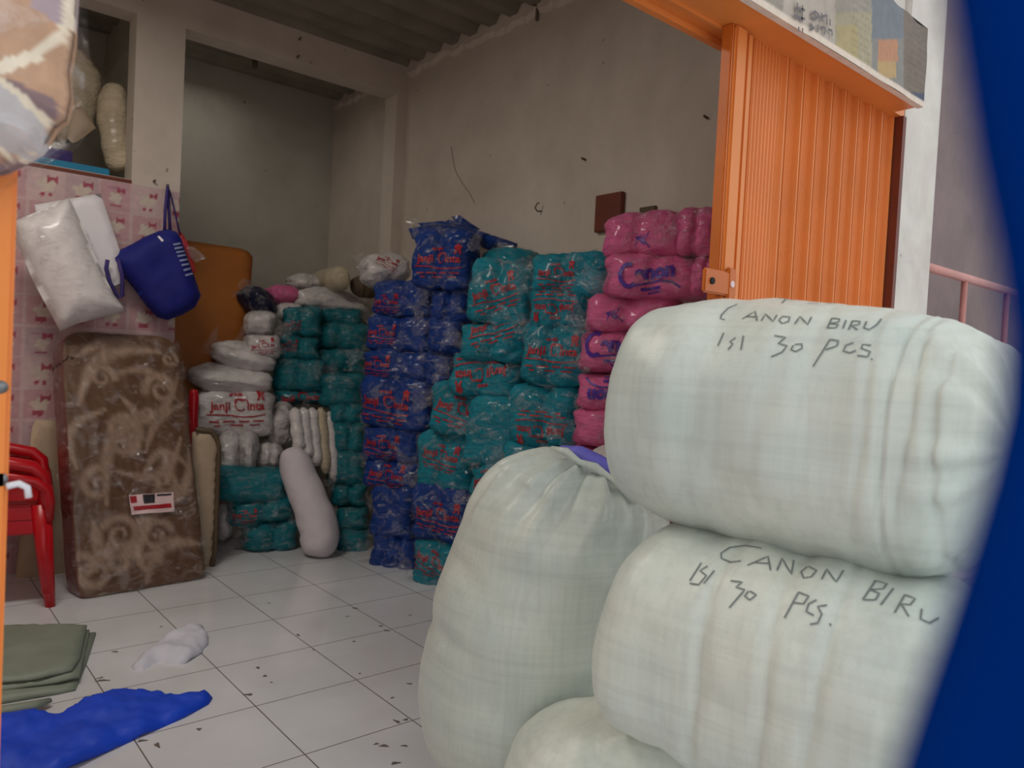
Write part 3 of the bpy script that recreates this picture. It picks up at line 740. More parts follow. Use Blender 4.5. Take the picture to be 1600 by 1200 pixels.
# ------------------------------------------------------------------ white goods by the brown board
rows([
 ((312, 612, 428, 686), 'white wrapped pillow with red lettering', dict(art=[('janji', 3, 0, .18, .88)])),
 ((296, 568, 426, 622), 'plain white pillow lying on the white lettered one', dict(lobes=1, roll=3, ears=.12, e=5, pinch=.55, d=.4)),
 ((330, 534, 432, 584), 'plain white pillow second from the top beside the brown board', dict(lobes=1, roll=12, ears=.12, e=5, pinch=.55, d=.4)),
 ((384, 520, 438, 560), 'white wrapped pillow with small red print above the plain ones', dict(art=[('janji', 10, 0, .0, .8)], lobes=1)),
 ((384, 486, 434, 526), 'round white wrapped pillow below the navy one', dict(lobes=1, e=3)),
 ((336, 680, 376, 750), 'white pillow standing upright under the lettered one, left', dict(lobes=1, e=2.8, plane=('y', 4.72))),
 ((372, 676, 408, 744), 'white pillow standing upright under the lettered one, right', dict(lobes=1, e=2.6, plane=('y', 4.68))),
 ((418, 630, 462, 700), 'lilac white wrapped pillow left of the striped bundle', dict(lobes=1, e=2.5, plane=('y', 4.78))),
 ((402, 690, 446, 742), 'small pinkish white wrapped pillow above the teal ones', dict(lobes=2, e=2.6, plane=('y', 4.75))),
 ((336, 786, 366, 850), 'white wrapped bundle low behind the mattress', dict(lobes=1, e=2.5, plane=('y', 4.66))),
 ((572, 392, 646, 446), 'white wrapped pillow with red marks beside the blue stack top', dict(art=[('janji', -30, 0, .2, .5)], lobes=1, e=4, pinch=.4, plane=('x', 2.45), roll=-10)),
 ((436, 470, 478, 498), 'small white pillow beside the long white pillow', dict(lobes=1, e=2.6, plane=('y', 4.9))),
], ('y', 4.80), 'white', -18, G_W, d=.34, n=14)
pillow('long flat white pillow lying on the teal corner stack', (476, 452, 592, 500), ('y', 4.98), 'white', yaw=0, d=.35, lobes=1, roll=5, group=G_W, e=5, ears=.12, n=16, pinch=.45)
pillow('navy wrapped pillow drooping beside the brown board', (388, 450, 444, 492), ('y', 4.95), 'navy', yaw=0, d=.3, lobes=1, roll=38, e=4, pinch=.4, n=14)
pillow('small pink wrapped pillow at the back beside the navy one', (432, 444, 474, 474), ('y', 5.05), 'pink', yaw=0, d=.3, lobes=1, e=4, pinch=.3, n=14)
pillow('pale pink wrapped pillow lying behind the long white pillow', (466, 428, 516, 456), ('y', 5.2), 'white', yaw=0, d=.3, lobes=1, e=4, pinch=.4, n=14)
# striped white bundle: five thin padded rolls side by side
bd = thing('striped_bundle', 'white bundle of folded quilting standing above the bolster', 'quilt', ony(486, 705, 4.55))
for k in range(5):
    u = 458+k*13.5; top = ony(u+2, 637+(k > 3)*6, 4.6); bot = ony(u+10, 704+k*12, 4.50)
    mb = MB(); P_ = [top.lerp(bot, t/10) for t in range(11)]
    mb.tube(P_, [.012]+[.040+.005*math.sin(t*1.7+k) for t in range(9)]+[.014], 12)
    o = mb.build('quilt_fold', M['white'] if k != 3 else M['cream'], bd, True)
# bolster
def tube_body(name, pts, rad, mat, label=None, cat=None, parent=None, seed=1.0, lump=.006, e=5.0, n=40, m=60):
    vs, fs = sack_mesh(pts, rad, seed, n=n, pw=2.0, lump=lump, endp=(e, e), m=m)
    o = mk(name, vs, fs, M[mat], parent)
    bm = bmesh.new(); bm.from_mesh(o.data); bmesh.ops.recalc_face_normals(bm, faces=bm.faces[:]); bm.to_mesh(o.data); bm.free()
    if label: tag(o, label, cat)
    return o
bb = onz(500, 876, .0)
tube_body('bolster', [ony(452, 700, 4.50), ony(468, 745, 4.44), ony(487, 790, 4.36), ony(499, 835, 4.30), Vector((bb.x, bb.y+.08, .005))], [.10, .108, .112, .118, .120], 'bolster', 'long white bolster leaning on the stacks with its foot on the floor', 'bolster', seed=3.3, e=6)
tube_body('rolled_quilt', [ony(538, 435, 4.95), ony(527, 436, 5.02), ony(500, 440, 5.5)], [.085, .088, .085], 'cream', 'rolled cream quilt with its round end showing, on the corner stack', 'quilt', seed=6, e=12)
tube_body('brown_cloth_bundle', [ony(548, 450, 4.99), ony(565, 448, 4.97), ony(590, 456, 4.97)], [.06, .08, .07], 'piping', 'small brown cloth bundle between the quilt roll and the blue stack', 'cloth', seed=9, e=3, lump=.01)

# flat blue pillows fanned out in layers on top of the blue stack
for (ol, xx, lb) in (([(638, 357), (672, 351), (705, 351), (738, 361), (748, 372), (720, 384), (680, 382), (645, 374)], 2.48, 'flat blue pillow in front of the layered ones on top of the blue stack'),
                     ([(652, 349), (690, 345), (728, 353), (764, 366), (756, 378), (720, 372), (690, 362), (664, 358)], 2.58, 'flat blue pillow second of the layered ones on top of the blue stack'),
                     ([(686, 350), (702, 343), (724, 350), (762, 366), (782, 384), (770, 394), (738, 380), (706, 362)], 2.66, 'flat blue pillow sloping towards the teal stack'),
                     ([(704, 339), (718, 336), (732, 346), (750, 358), (742, 366), (722, 356)], 2.66, 'flat blue pillow tip sticking up highest against the wall'),
                     ([(730, 360), (762, 365), (810, 381), (806, 389), (776, 388), (744, 376)], 2.62, 'flat blue pillow nearest the wall above the teal stack')):
    r_ = thing('wrapped_pillow', lb, 'pillow', onx(ol[0][0], ol[0][1], xx), group=G_B)
    traced('cushion', ol, (xx, 3.5, 0), (-.75, -.65, .1), .11, 'blue', parent=r_, step=.02, pw=.6, wr=.008, seed=xx*9, falloff=.05)
    cx_ = sum(p[0] for p in ol)/len(ol); cy_ = sum(p[1] for p in ol)/len(ol)
    traced('plastic_wrap', [(cx_+(u-cx_)*1.05, cy_+(v-cy_)*1.12) for u, v in ol], (xx, 3.5, 0), (-.75, -.65, .1), .13, 'film', parent=r_, step=.025, pw=.6, wr=.010, seed=xx*5, falloff=.05)

# ------------------------------------------------------------------ painted-on patterns (per vertex, object fixed)
def paint(ob, fn):
    me = ob.data; a = me.color_attributes.new('pattern', 'FLOAT_COLOR', 'POINT'); mw = ob.matrix_world
    buf = np.zeros((len(me.vertices), 4))
    for i, v in enumerate(me.vertices): buf[i] = fn(v.co)
    a.data.foreach_set('color', buf.ravel())
def sheet(x0, x1, z0, z1, y, st, th=.003):
    nx = int((x1-x0)/st); nz = int((z1-z0)/st); vs = []; fs = []
    for j in range(nz+1):
        for i in range(nx+1): vs.append(Vector((x0+(x1-x0)*i/nx, y, z0+(z1-z0)*j/nz)))
    for j in range(nz):
        for i in range(nx): a = j*(nx+1)+i; fs.append((a, a+1, a+nx+2, a+nx+1))
    b = len(vs); vs += [Vector((x, y+th, z)) for x, z in ((x0, z0), (x1, z0), (x1, z1), (x0, z1))]; fs.append((b+3, b+2, b+1, b))
    c = [0, nx, nz*(nx+1)+nx, nz*(nx+1)]
    for k in range(4): fs.append((c[k], b+k, b+(k+1) % 4, c[(k+1) % 4]))
    return vs, fs
vs, fs = sheet(-.3, 1.384, 0, 2.165, YB-.004, .0085)
M['wallpaper'] = vcol_mat('pink patchwork wallpaper', .75, .08)
wpm = mk('wallpaper', vs, fs, M['wallpaper'], wall_back); wpm['label'] = 'pink patchwork wallpaper with small flowers and bows'
c_a, c_b, c_c = srgb(190, 152, 156), srgb(198, 172, 172), srgb(184, 160, 164); c_cr = srgb(202, 188, 176); c_rd = srgb(160, 74, 92); c_ln = srgb(176, 130, 148)
def wp(co):
    cs = .168; x = co.x+.05; z = co.z-2.165; i = math.floor(x/cs); j = math.floor(z/cs); fx = x-i*cs-cs/2; fz = z-j*cs-cs/2
    c = (c_a, c_b, c_c)[(i*2+j*3+(i*j)) % 3]
    if abs(fx) > cs/2-.006 or abs(fz) > cs/2-.006: c = c_b
    kd = (i+j*2) % 3; r = math.hypot(fx, fz*1.15); an = math.atan2(fz, fx)
    if kd != 1 and r < .040+.008*math.cos(5*an+i): c = c_cr
    if kd == 1 and abs(fx) < .045 and abs(fz-.045) < .006: c = c_ln
    if kd == 1 and math.hypot(fx, fz+.01) < .030+.006*math.cos(5*an): c = c_cr
    # bow: two small triangles
    bx, bz = fx-.028, fz-.034
    if abs(bx) < .024 and abs(bz) < .006+abs(bx)*.6: c = c_rd
    if kd == 0 and abs(fx+.004) < .026 and abs(fz+.046) < .017-.2*abs(fx): c = c_rd
    if kd == 2 and (math.hypot(fx-.018, fz+.05) < .011 or math.hypot(fx+.018, fz+.05) < .011): c = c_rd if j % 2 else c_ln
    if kd == 1 and abs(fz+.055) < .005 and abs(fx) < .03: c = c_rd
    return c
paint(wpm, wp)

# folded brown mattress leaning on the papered wall
bl, br = Vector((.80, 4.09, 0)), Vector((1.43, 4.15, 0)); tl = ony(93, 520, 4.46); tr_ = ony(281, 520, 4.50)
ex = (br-bl).normalized(); ez = ((tl+tr_)/2-(bl+br)/2); H_ = ez.length; ez = (ez-ex*ez.dot(ex)); ez = ez.normalized(); eyy = ez.cross(ex)
mt = thing('mattress', 'brown folded mattress with pale scroll pattern in plastic, leaning on the pink wall', 'mattress', ((bl+br)/2))
c, fs = grid_sphere(84); r = (np.abs(c)**16).sum(1)**(-1/16); p = c*r[:, None]; TH = .20; vs = []; uvp = []
for q in p:
    x, y, z = q; t = (z+1)/2
    wb_ = .64*(1-t)+.60*t
    cx = (bl+br)/2+((tl+tr_)/2-(bl+br)/2)*t
    P0 = cx+ex*(x*wb_/2)+eyy*((y+1)/2*TH)
    if z > .8: P0 -= ez*(.05*abs(x)**6)
    f = fbm((x*1.5, y, z*2), 1.6, 3, 3.0)*.012
    P0 += -eyy*f
    if P0.z < .003: P0.z = .003
    vs.append(P0); uvp.append((x*.5+.5, t*2.1, y))
# scroll field
def spiral(cx, cy, r0, turns, a0, sgn, w): 
    return [(cx+r0*(1-.86*k/60)*math.cos(a0+sgn*2*PI*turns*k/60), cy+r0*(1-.86*k/60)*math.sin(a0+sgn*2*PI*turns*k/60), w*(1.1-.75*k/60)) for k in range(61)]
strokes = [spiral(.20, .86, .13, 1.4, 1.2, 1, .035), spiral(.42, 1.28, .15, 1.5, -1.2, 1, .04), spiral(.34, .45, .15, 1.5, 2.5, -1, .035), spiral(.62, .40, .13, 1.4, .5, 1, .03),
           spiral(.78, 1.62, .14, 1.5, 3.2, -1, .035), spiral(.30, 1.72, .10, 1.3, 0, 1, .03), spiral(.72, .85, .12, 1.3, 4, 1, .03), spiral(.88, 1.9, .08, 1.2, 1, -1, .025)]
def arc(x0, y0, x1, y1, bend, w): 
    out = []
    for k in range(41):
        t = k/40; nx, ny = -(y1-y0), (x1-x0); s_ = math.sin(PI*t)*bend
        out.append((x0+(x1-x0)*t+nx*s_, y0+(y1-y0)*t+ny*s_, w*(.35+.9*math.sin(PI*t))))
    return out
strokes += [arc(.25, .7, .85, 1.45, .25, .05), arc(.35, .95, .9, 1.2, -.3, .035), arc(.1, 1.5, .8, 1.95, .25, .05), arc(.3, 1.35, .95, 1.75, -.22, .035), arc(.45, .2, .95, .75, .2, .045),
            arc(.15, .25, .5, .75, -.3, .03), arc(.55, .9, .95, .95, .4, .03), arc(.5, .05, .95, .3, .3, .05), arc(.05, 1.0, .3, 1.45, .3, .03), arc(.4, 1.75, .9, 1.55, .25, .03), arc(.12, 1.9, .6, 2.02, .1, .04),
            arc(.6, 1.1, .98, 1.5, .15, .03), arc(.62, .6, .96, 1.1, -.2, .035)]
rm = random.Random(11)
for k in range(7):
    cx, cy = rm.uniform(.05, .95), rm.uniform(.08, 2.0); strokes.append(spiral(cx, cy, rm.uniform(.08, .13), rm.uniform(.8, 1.5), rm.uniform(0, 6), rm.choice((-1, 1)), rm.uniform(.03, .045)))
    a_0 = rm.uniform(.3, 1.6); L_ = rm.uniform(.2, .45); strokes.append(arc(cx, cy, cx+L_*math.cos(a_0), cy+L_*math.sin(a_0), rm.uniform(-.4, .4), rm.uniform(.03, .05)))
SP = np.array([q for s_ in strokes for q in s_])
UV = np.array([(a, b) for a, b, _ in uvp]); fld = np.zeros(len(UV))
for k0 in range(0, len(UV), 4000):
    blk = UV[k0:k0+4000]; d2 = np.hypot(blk[:, None, 0]-SP[None, :, 0], (blk[:, None, 1]-SP[None, :, 1]))
    fld[k0:k0+4000] = np.clip((1.45-d2/SP[None, :, 2])*.95, 0, 1).max(1)
m_lo, m_md, m_hi = np.array(srgb(92, 62, 38)), np.array(srgb(120, 92, 70)), np.array(srgb(150, 126, 108))
M['mattress'] = vcol_mat('brown damask ticking', .5, .12, .5)
mo = mk('cover', vs, fs, M['mattress'], mt)
a_ = mo.data.color_attributes.new('pattern', 'FLOAT_COLOR', 'POINT'); buf = np.zeros((len(vs), 4))
for i, (a, b, y) in enumerate(uvp):
    f = fld[i]; st = .5+.5*math.sin((a*1.3+b*.8+.05*noise.noise(Vector((a*8, b*8, 0))))*95)
    g = noise.noise(Vector((a*4, b*4, 3)))*.5+.5
    c_ = m_lo*(1-f)+m_hi*f if f > .02 else (m_lo*(.6+.4*(1-g))+m_md*.4*g)
    c_ = c_*(.9+.14*st*f)
    if y > -.9 and a < .06: c_ = np.array(srgb(104, 54, 46))
    buf[i] = c_; buf[i][3] = 1
a_.data.foreach_set('color', buf.ravel())
# thin clear film round the mattress
c, f2 = grid_sphere(40); r = (np.abs(c)**14).sum(1)**(-1/14); p = c*r[:, None]; v2 = []
for q in p:
    x, y, z = q; t = (z+1)/2; wb_ = .67*(1-t)+.625*t; cx = (bl+br)/2+((tl+tr_)/2-(bl+br)/2)*t+ez*(.012*(z > 0))
    P0 = cx+ex*(x*wb_/2)+eyy*(.5*TH+y*(TH/2+.012)); g = .010*fbm((x*2, y*2, z*5), 2.5, 3, 8)
    if z < -.93: P0 += -eyy*.03+ex*x*.02
    P0 += -eyy*g; P0.z = max(P0.z, .001); v2.append(P0)
mk('plastic_cover', v2, f2, M['film'], mt)
# paper label on the mattress
lo_, nn = mo.data, None
bv = BVHTree.FromPolygons(vs, [tuple(f) for f in fs])
def decal(outline, mat, name, parent, lift, bv=bv, st=6):
    us = [u for u, v in outline]; vs_ = [v for u, v in outline]; g = {}; V = []; Fq = []
    (a0, b0), (a1, b1), (a2, b2), (a3, b3) = outline; nx, ny = 12, 8
    for j in range(ny+1):
        for i in range(nx+1):
            s_, t_ = i/nx, j/ny
            u = (a0*(1-s_)+a1*s_)*(1-t_)+(a3*(1-s_)+a2*s_)*t_; v = (b0*(1-s_)+b1*s_)*(1-t_)+(b3*(1-s_)+b2*s_)*t_
            h = bv.ray_cast(CAMP, ray(u, v).normalized()); V.append(h[0]+h[1]*lift if h[0] else at(u, v, 4))
    for j in range(ny):
        for i in range(nx): k = j*(nx+1)+i; Fq.append((k, k+1, k+nx+2, k+nx+1))
    return mk(name, V, Fq, M[mat], parent)
M['label_paper'] = plain('pale label paper', srgb(224, 196, 196), .5)
M['black_ink'] = plain('black ink', srgb(40, 36, 44), .5)
lab = decal([(200, 774), (269, 769), (271, 799), (203, 805)], 'label_paper', 'paper_label', mt, .016); lab['label'] = 'small white label with red and black print'
decal([(201, 776), (212, 775), (213, 786), (203, 787)], 'red_ink', 'label_print', lab, .018)
decal([(222, 773), (240, 772), (240, 786), (224, 787)], 'black_ink', 'label_print', lab, .018)
decal([(243, 773), (266, 771), (266, 774), (243, 776)], 'black_ink', 'label_print', lab, .018)
decal([(206, 792), (266, 787), (267, 793), (207, 798)], 'red_ink', 'label_print', lab, .018)

# cream foam pads
traced('foam_pad', [(300, 676), (308, 672), (330, 675), (338, 686), (341, 700), (334, 860), (326, 905), (304, 905)], (1.5, 4.42, 0), (0, -1, .08), .09, 'foam', 'cream foam pad edged in brown, right behind the brown mattress', 'foam pad', both=True, pw=.25, step=.03, falloff=.03)
mk('piping', *(lambda mb: (mb.v, mb.f))(MB().tube([onp(u, v, Vector((1.5, 4.38, 0)), Vector((0, -1, .08)).normalized()) for u, v in ((306, 671), (330, 674), (339, 686), (342, 700), (336, 860), (328, 903))], .014, 8)), M['piping'], bpy.data.objects['foam_pad'])
traced('foam_pad', [(50, 668), (56, 656), (112, 657), (112, 917), (22, 917)], (.6, 4.66, 0), (0, -1, .04), .07, 'foam', 'cream foam pad standing behind the red chairs', 'foam pad', both=True, pw=.25, step=.03, falloff=.03)
# plywood board in the recess
traced('plywood_board', [(255, 370), (375, 388), (388, 393), (395, 402), (388, 500), (382, 640), (300, 900), (240, 900)], (1.6, 5.05, 0), (0, -1, .10), .04, 'brown_board', 'large tan plywood board with a clipped corner leaning in the recess', 'board', both=True, pw=.2, step=.05, falloff=.008)
tube_body('red_cloth_roll', [ony(303, 608, 4.70), ony(302, 650, 4.70), ony(300, 760, 4.70), Vector((ony(300, 760, 4.7).x, 4.70, 0))], [.03, .03, .03, .03], 'red_plastic', 'dark red rolled cloth standing between the mattress and the lettered white pillow', 'cloth', seed=2, e=8, n=16, m=20)

# pillow and white box on top of the mattress
traced('white_box', [(54, 320), (157, 302), (187, 390), (195, 440), (120, 470), (70, 400)], (.8, 4.53, 0), (0, -1, .06), .07, 'white_paper', 'white cardboard box tilted behind the wrapped pillow on the mattress', 'box', both=True, pw=.12, step=.03, falloff=.006)
wp_ = thing('wrapped_pillow', 'big white wrapped pillow tilted on top of the brown mattress', 'pillow', ony(120, 512, 4.42))
ol = [(20, 346), (60, 330), (108, 309), (122, 338), (142, 385), (160, 425), (178, 460), (197, 486), (165, 494), (120, 506), (94, 517), (78, 488), (52, 440), (26, 378)]
traced('cushion', ol, (.8, 4.38, 1.3), (-.1, -1, .12), .20, 'white_smooth', parent=wp_, step=.022, pw=.6, wr=.006, seed=3, falloff=.16)
traced('plastic_wrap', [(18, 343), (60, 327), (110, 305), (126, 338), (146, 385), (164, 425), (184, 460), (204, 489), (165, 498), (120, 511), (92, 523), (75, 490), (48, 440), (22, 378)], (.8, 4.38, 1.3), (-.1, -1, .12), .235, M['film'], parent=wp_, step=.022, pw=.6, wr=.010, seed=5, falloff=.16)
# blue tote bag hanging from a nail
tb = thing('tote_bag', 'royal blue tote bag hanging by one strap from a nail in the pink wall', 'bag', ony(262, 500, 4.6))
traced('bag_body', [(166, 404), (186, 391), (205, 382), (226, 370), (248, 361), (262, 358), (276, 362), (283, 372), (292, 400), (303, 430), (314, 462), (305, 480), (285, 492), (262, 500), (246, 496), (230, 480), (212, 455), (200, 440), (186, 425)], (1.2, 4.62, 0), (-.15, -1, 0), .16, 'bag_blue', parent=tb, step=.02, pw=.55, wr=.008, falloff=.09)
def tube_px(pts, y, r, **kw): return MB().tube([ony(u, v, y) for u, v in pts], r, 8, True, **kw)
tube_px([(257, 362), (258, 330), (261, 300), (262, 291)], 4.63, .009).build('strap', M['strap'], tb, True)
tube_px([(266, 364), (264, 330), (263, 300), (262, 291)], 4.66, .009).build('strap', M['strap'], tb, True)
tube_px([(281, 366), (272, 325), (265, 298), (262, 291)], 4.68, .005).build('strap', M['strap'], tb, True)
tube_px([(168, 406), (166, 420), (172, 442), (186, 466), (191, 462), (191, 430), (184, 404)], 4.55, .011).build('strap', M['strap'], tb, True)
tube_px([(262, 288), (262, 294)], 4.69, .008).build('nail', M['metal'], tb, True)
bvb = BVHTree.FromObject(bpy.data.objects['bag_body'], bpy.context.evaluated_depsgraph_get())
off = bpy.data.objects['bag_body'].matrix_world
bmw = bpy.data.objects['bag_body'].data; bvb = BVHTree.FromPolygons([off @ v.co for v in bmw.vertices], [tuple(p.vertices) for p in bmw.polygons])
decal([(246, 370), (249, 369), (256, 376), (253, 378)], 'white_paper', 'cloth_tag', tb, .003, bvb)['label'] = 'small white tag'
for k, (a, b) in enumerate([((270, 381), (281, 379)), ((272, 387), (284, 385)), ((275, 393), (287, 391)), ((277, 399), (289, 397)), ((280, 406), (292, 404)), ((283, 413), (294, 411)), ((286, 421), (297, 418)), ((289, 429), (300, 426))]):
    decal([a, b, (b[0]+1, b[1]+2.6), (a[0]+1, a[1]+2.8)], 'print_pale', 'printed_line', tb, .003, bvb)
traced('red_bag', [(278, 360), (284, 364), (293, 378), (300, 400), (306, 424), (300, 430), (290, 410), (280, 385)], (1.36, 4.70, 0), (-.2, -1, 0), .03, 'red_ink', 'red plastic bag edge behind the blue tote bag', 'bag', step=.02, wr=.004)
traced('clear_bag', [(290, 384), (303, 386), (318, 398), (322, 404), (306, 410), (296, 402)], (1.36, 4.68, 0), (-.2, -1, 0), .03, 'film_grey', 'crumpled clear plastic bag beside the blue tote bag', 'plastic bag', step=.015, wr=.01)

# ------------------------------------------------------------------ red plastic chairs, one nested in the other
def chair(root):
    """local: faces +x, width along y, floor at z=0"""
    s = MB(); s.box((-.21, -.235, .40), (.22, .235, .425), .010); s.box((.19, -.235, .335), (.235, .235, .42), .012); s.box((-.21, -.25, .345), (.22, -.222, .42), .008); s.box((-.21, .222, .345), (.22, .25, .42), .008)
    s.build('seat', M['red_plastic'], root)
    b = MB()
    for k in range(5):
        y0 = -.2+k*.082; b.tube([(-.20, y0+.035, .42), (-.245, y0+.035, .6), (-.29, y0+.035, .78)], [.02, .018, .02], 8, True, .5)
    b.tube([(-.19, -.22, .40), (-.24, -.235, .6), (-.295, -.20, .80), (-.305, -.08, .845), (-.305, .08, .845), (-.295, .20, .80), (-.24, .235, .6), (-.19, .22, .40)], .024, 10)
    b.box((-.315, -.2, .76), (-.275, .2, .83), .012)
    b.build('backrest', M['red_plastic'], root, True)
    for sy in (-1, 1):
        MB().tube([(-.25, sy*.235, .67), (-.1, sy*.262, .645), (.08, sy*.27, .62), (.17, sy*.268, .60), (.215, sy*.262, .56), (.225, sy*.25, .50), (.22, sy*.24, .41)], [.028, .036, .038, .038, .036, .034, .036], 10, True, .8).build('armrest', M['red_plastic'], root, True)
        MB().tube([(.205, sy*.235, .42), (.225, sy*.25, .2), (.245, sy*.262, 0)], [.040, .032, .022], 10).build('leg', M['red_plastic'], root, True)
        MB().tube([(-.19, sy*.22, .42), (-.245, sy*.235, .2), (-.29, sy*.25, 0)], [.032, .026, .019], 10).build('leg', M['red_plastic'], root, True)
for k, (lb) in enumerate(('lower red plastic armchair of the nested pair by the pink wall', 'upper red plastic armchair nested in the lower one')):
    r_ = thing('plastic_chair', lb, 'chair', (0, 0, 0), 0, 'nested red plastic chairs')
    chair(r_)
    r_.rotation_euler = (0, 0, math.radians(-8)); r_.location = (.47-.015*k, 4.37, .065*k)

# ------------------------------------------------------------------ things on the floor
traced('blue_cloth', [(-60, 1150), (0, 1126), (40, 1118), (95, 1120), (130, 1100), (172, 1079), (200, 1077), (235, 1086), (285, 1090), (325, 1087), (332, 1091), (326, 1100), (290, 1120), (200, 1160), (110, 1203), (20, 1255), (-80, 1290)], (0, 0, .002), (0, 0, 1), .055, 'cloth_blue', 'crumpled bright blue cloth spread on the white floor tiles', 'cloth', both=False, step=.018, wr=.022, edge=.006, seed=2, falloff=.10)
tp = thing('folded_tarp', 'folded grey-green tarp on the floor tiles beside the orange gate', 'tarp', onz(60, 1060))
for k, (ol, z0) in enumerate((([(-120, 1000), (100, 988), (150, 990), (134, 1040), (118, 1078), (90, 1084), (-120, 1120)], .004), ([(-120, 995), (100, 984), (140, 986), (128, 1040), (124, 1058), (90, 1066), (-120, 1094)], .026), ([(-120, 985), (90, 976), (136, 978), (124, 1030), (112, 1048), (60, 1060), (-120, 1078)], .046))):
    traced('tarp_layer', ol, (0, 0, z0), (0, 0, 1), .018, 'tarp_green', parent=tp, both=False, step=.03, wr=.008, edge=.008, seed=k, falloff=.03)
MB().tube([onz(-100, 1122, .02), onz(0, 1112, .022), onz(50, 1104, .024), onz(78, 1094, .02)], [.02, .026, .026, .012], 10, True, .7).build('tarp_roll', M['tarp_green'], tp, True)
traced('white_rag', [(205, 1042), (222, 1026), (240, 1010), (262, 996), (288, 984), (316, 981), (323, 992), (325, 1006), (316, 1020), (290, 1036), (268, 1040), (250, 1034), (232, 1046), (214, 1052)], (0, 0, .002), (0, 0, 1), .05, 'rag_white', 'crumpled white rag lying on the floor tiles', 'rag', both=False, step=.014, wr=.018, edge=.004, seed=8, falloff=.07)

rs = random.Random(5); mbs = MB()
for (u, v, L, ang) in ((222, 1157, .030, 20), (246, 1164, .035, -50), (311, 1139, .018, -40), (388, 1085, .034, 8), (403, 1043, .022, -60), (414, 1056, .018, -60), (424, 1066, .010, 0), (466, 992, .028, -50), (555, 950, .030, 0), (604, 985, .034, -25), (595, 978, .02, -30), (543, 963, .022, 15),
                      (553, 1002, .016, -60), (641, 961, .018, 0), (620, 1127, .034, -40), (634, 1124, .020, 40), (613, 1090, .018, 40), (640, 1068, .024, 0), (588, 1162, .018, 30), (600, 1165, .03, 0), (618, 1192, .03, 20), (632, 1165, .024, 0), (160, 1063, .05, 15), (156, 1059, .03, 50), (180, 1018, .026, 0), (252, 979, .016, 0), (420, 942, .020, -30), (660, 1037, .03, 10), (562, 1052, .012, 60), (490, 1015, .012, 20)):
    c0 = onz(u, v, .0012); a0 = YAW*-1+math.radians(ang); wd_ = .004+.004*rs.random(); n0 = len(mbs.v); k_ = 10
    for k in range(k_):
        t = 2*PI*k/k_; r1 = 1+.35*math.sin(3*t+u); mbs.v.append(c0+Vector((math.cos(a0)*math.cos(t)*L*.5*r1-math.sin(a0)*math.sin(t)*wd_*r1, math.sin(a0)*math.cos(t)*L*.5*r1+math.cos(a0)*math.sin(t)*wd_*r1, 0)))
    mbs.f.append(list(range(n0, n0+k_)))
M['dirt'] = plain('dirt smudge', srgb(104, 94, 88), .9)
sm_ = mbs.build('dirt_smudges', M['dirt'], fo); sm_['kind'] = 'stuff'

# ------------------------------------------------------------------ folding gate on the right
og = thing('folding_gate', 'orange steel folding gate pushed open against the right pillar', 'gate', (2.3, 1.3, 0))
def gate_slat(x0, x1, y0, depth, ribs, zt=2.2):
    prof = []
    N_ = 4*ribs
    for k in range(N_+1):
        t = k/N_; x = x0+(x1-x0)*t; rib = .0045*(1 if (k % 4) in (1, 2) else -1)
        prof.append((x, y0+depth*t+rib))
    prof.append((x1+.004, y0-.004)); prof.append((x1+.010, y0-.004)); prof.append((x1+.012, y0+depth))
    b = [(x, y+.012) for x, y in reversed(prof)]; loop = prof+b; n_ = len(loop)
    return MB().add([(x, y, .03) for x, y in loop]+[(x, y, zt) for x, y in loop], [(i, (i+1) % n_, n_+(i+1) % n_, n_+i) for i in range(n_)]+[tuple(range(n_))[::-1], tuple(range(n_, 2*n_))])
gate_slat(1.855, 2.03, 1.225, .012, 9).build('gate_slat', M['orange'], og)
xs_ = np.linspace(2.045, 2.755, 9)
for k in range(8): gate_slat(xs_[k], xs_[k+1]-.014, 1.225, .018, 5).build('gate_slat', M['orange'], og)
MB().box((1.738, 1.212, .0), (1.75, 1.245, 2.2), .003).build('gate_post', M['orange_dark'], og)  # shaded side of the post, its shade put in as a darker orange
MB().box((1.752, 1.206, .03), (1.805, 1.238, 2.2), .006).build('gate_post', M['orange'], og)
MB().box((1.815, 1.213, .03), (1.845, 1.243, 2.2), .006).build('gate_post', M['orange'], og)
hz = ony(1115, 440, 1.2).z
hs = MB().box((1.655, 1.193, hz-.032), (1.80, 1.205, hz+.032), .004); hs.box((1.76, 1.191, hz-.045), (1.79, 1.205, hz+.045), .004)
ho = hs.build('hasp', M['orange_dark'], og)
for xx, mm in ((1.685, 'hole'), (1.775, 'label_paper')):
    MB().tube([(xx, 1.1885, hz), (xx, 1.194, hz)], .009, 14).build('hasp_hole' if mm == 'hole' else 'rivet', M[mm], ho)
struct('gap_shade', MB().box((2.757, 1.192, 0), (2.7815, 1.3, 2.2)), M['dark_wood_gap'])  # dark strip standing in for the shade in the gap between gate and pillar
gl = thing('folding_gate', 'orange steel gate leaf at the left edge of the opening', 'gate', (-.3, 1.28, 0))
gx = .148
MB().box((-.02, 1.215, .0), (gx, 1.27, 2.2), .006).build('gate_post', M['orange_left'], gl)
for k in range(6): gate_slat(-.9+k*.145, -.9+k*.145+.12, 1.25, .02, 4).build('gate_slat', M['orange_left'], gl)
for v in (605, 750):
    p = ony(1, v, 1.215); MB().tube([p, p+Vector((0, .010, 0))], .009, 18).build('gate_bolt', M['steel'], gl, True)
p = ony(12, 765, 1.214)
MB().tube([p+Vector((-.002, -.004, .005)), p+Vector((.004, -.004, .0065)), p+Vector((.012, -.004, .008)), p+Vector((.022, -.004, .002)), p+Vector((.024, -.004, -.012))], .0045, 8, True).build('handle_hook', M['white_paper'], gl, True)['label'] = 'cream plastic hook'
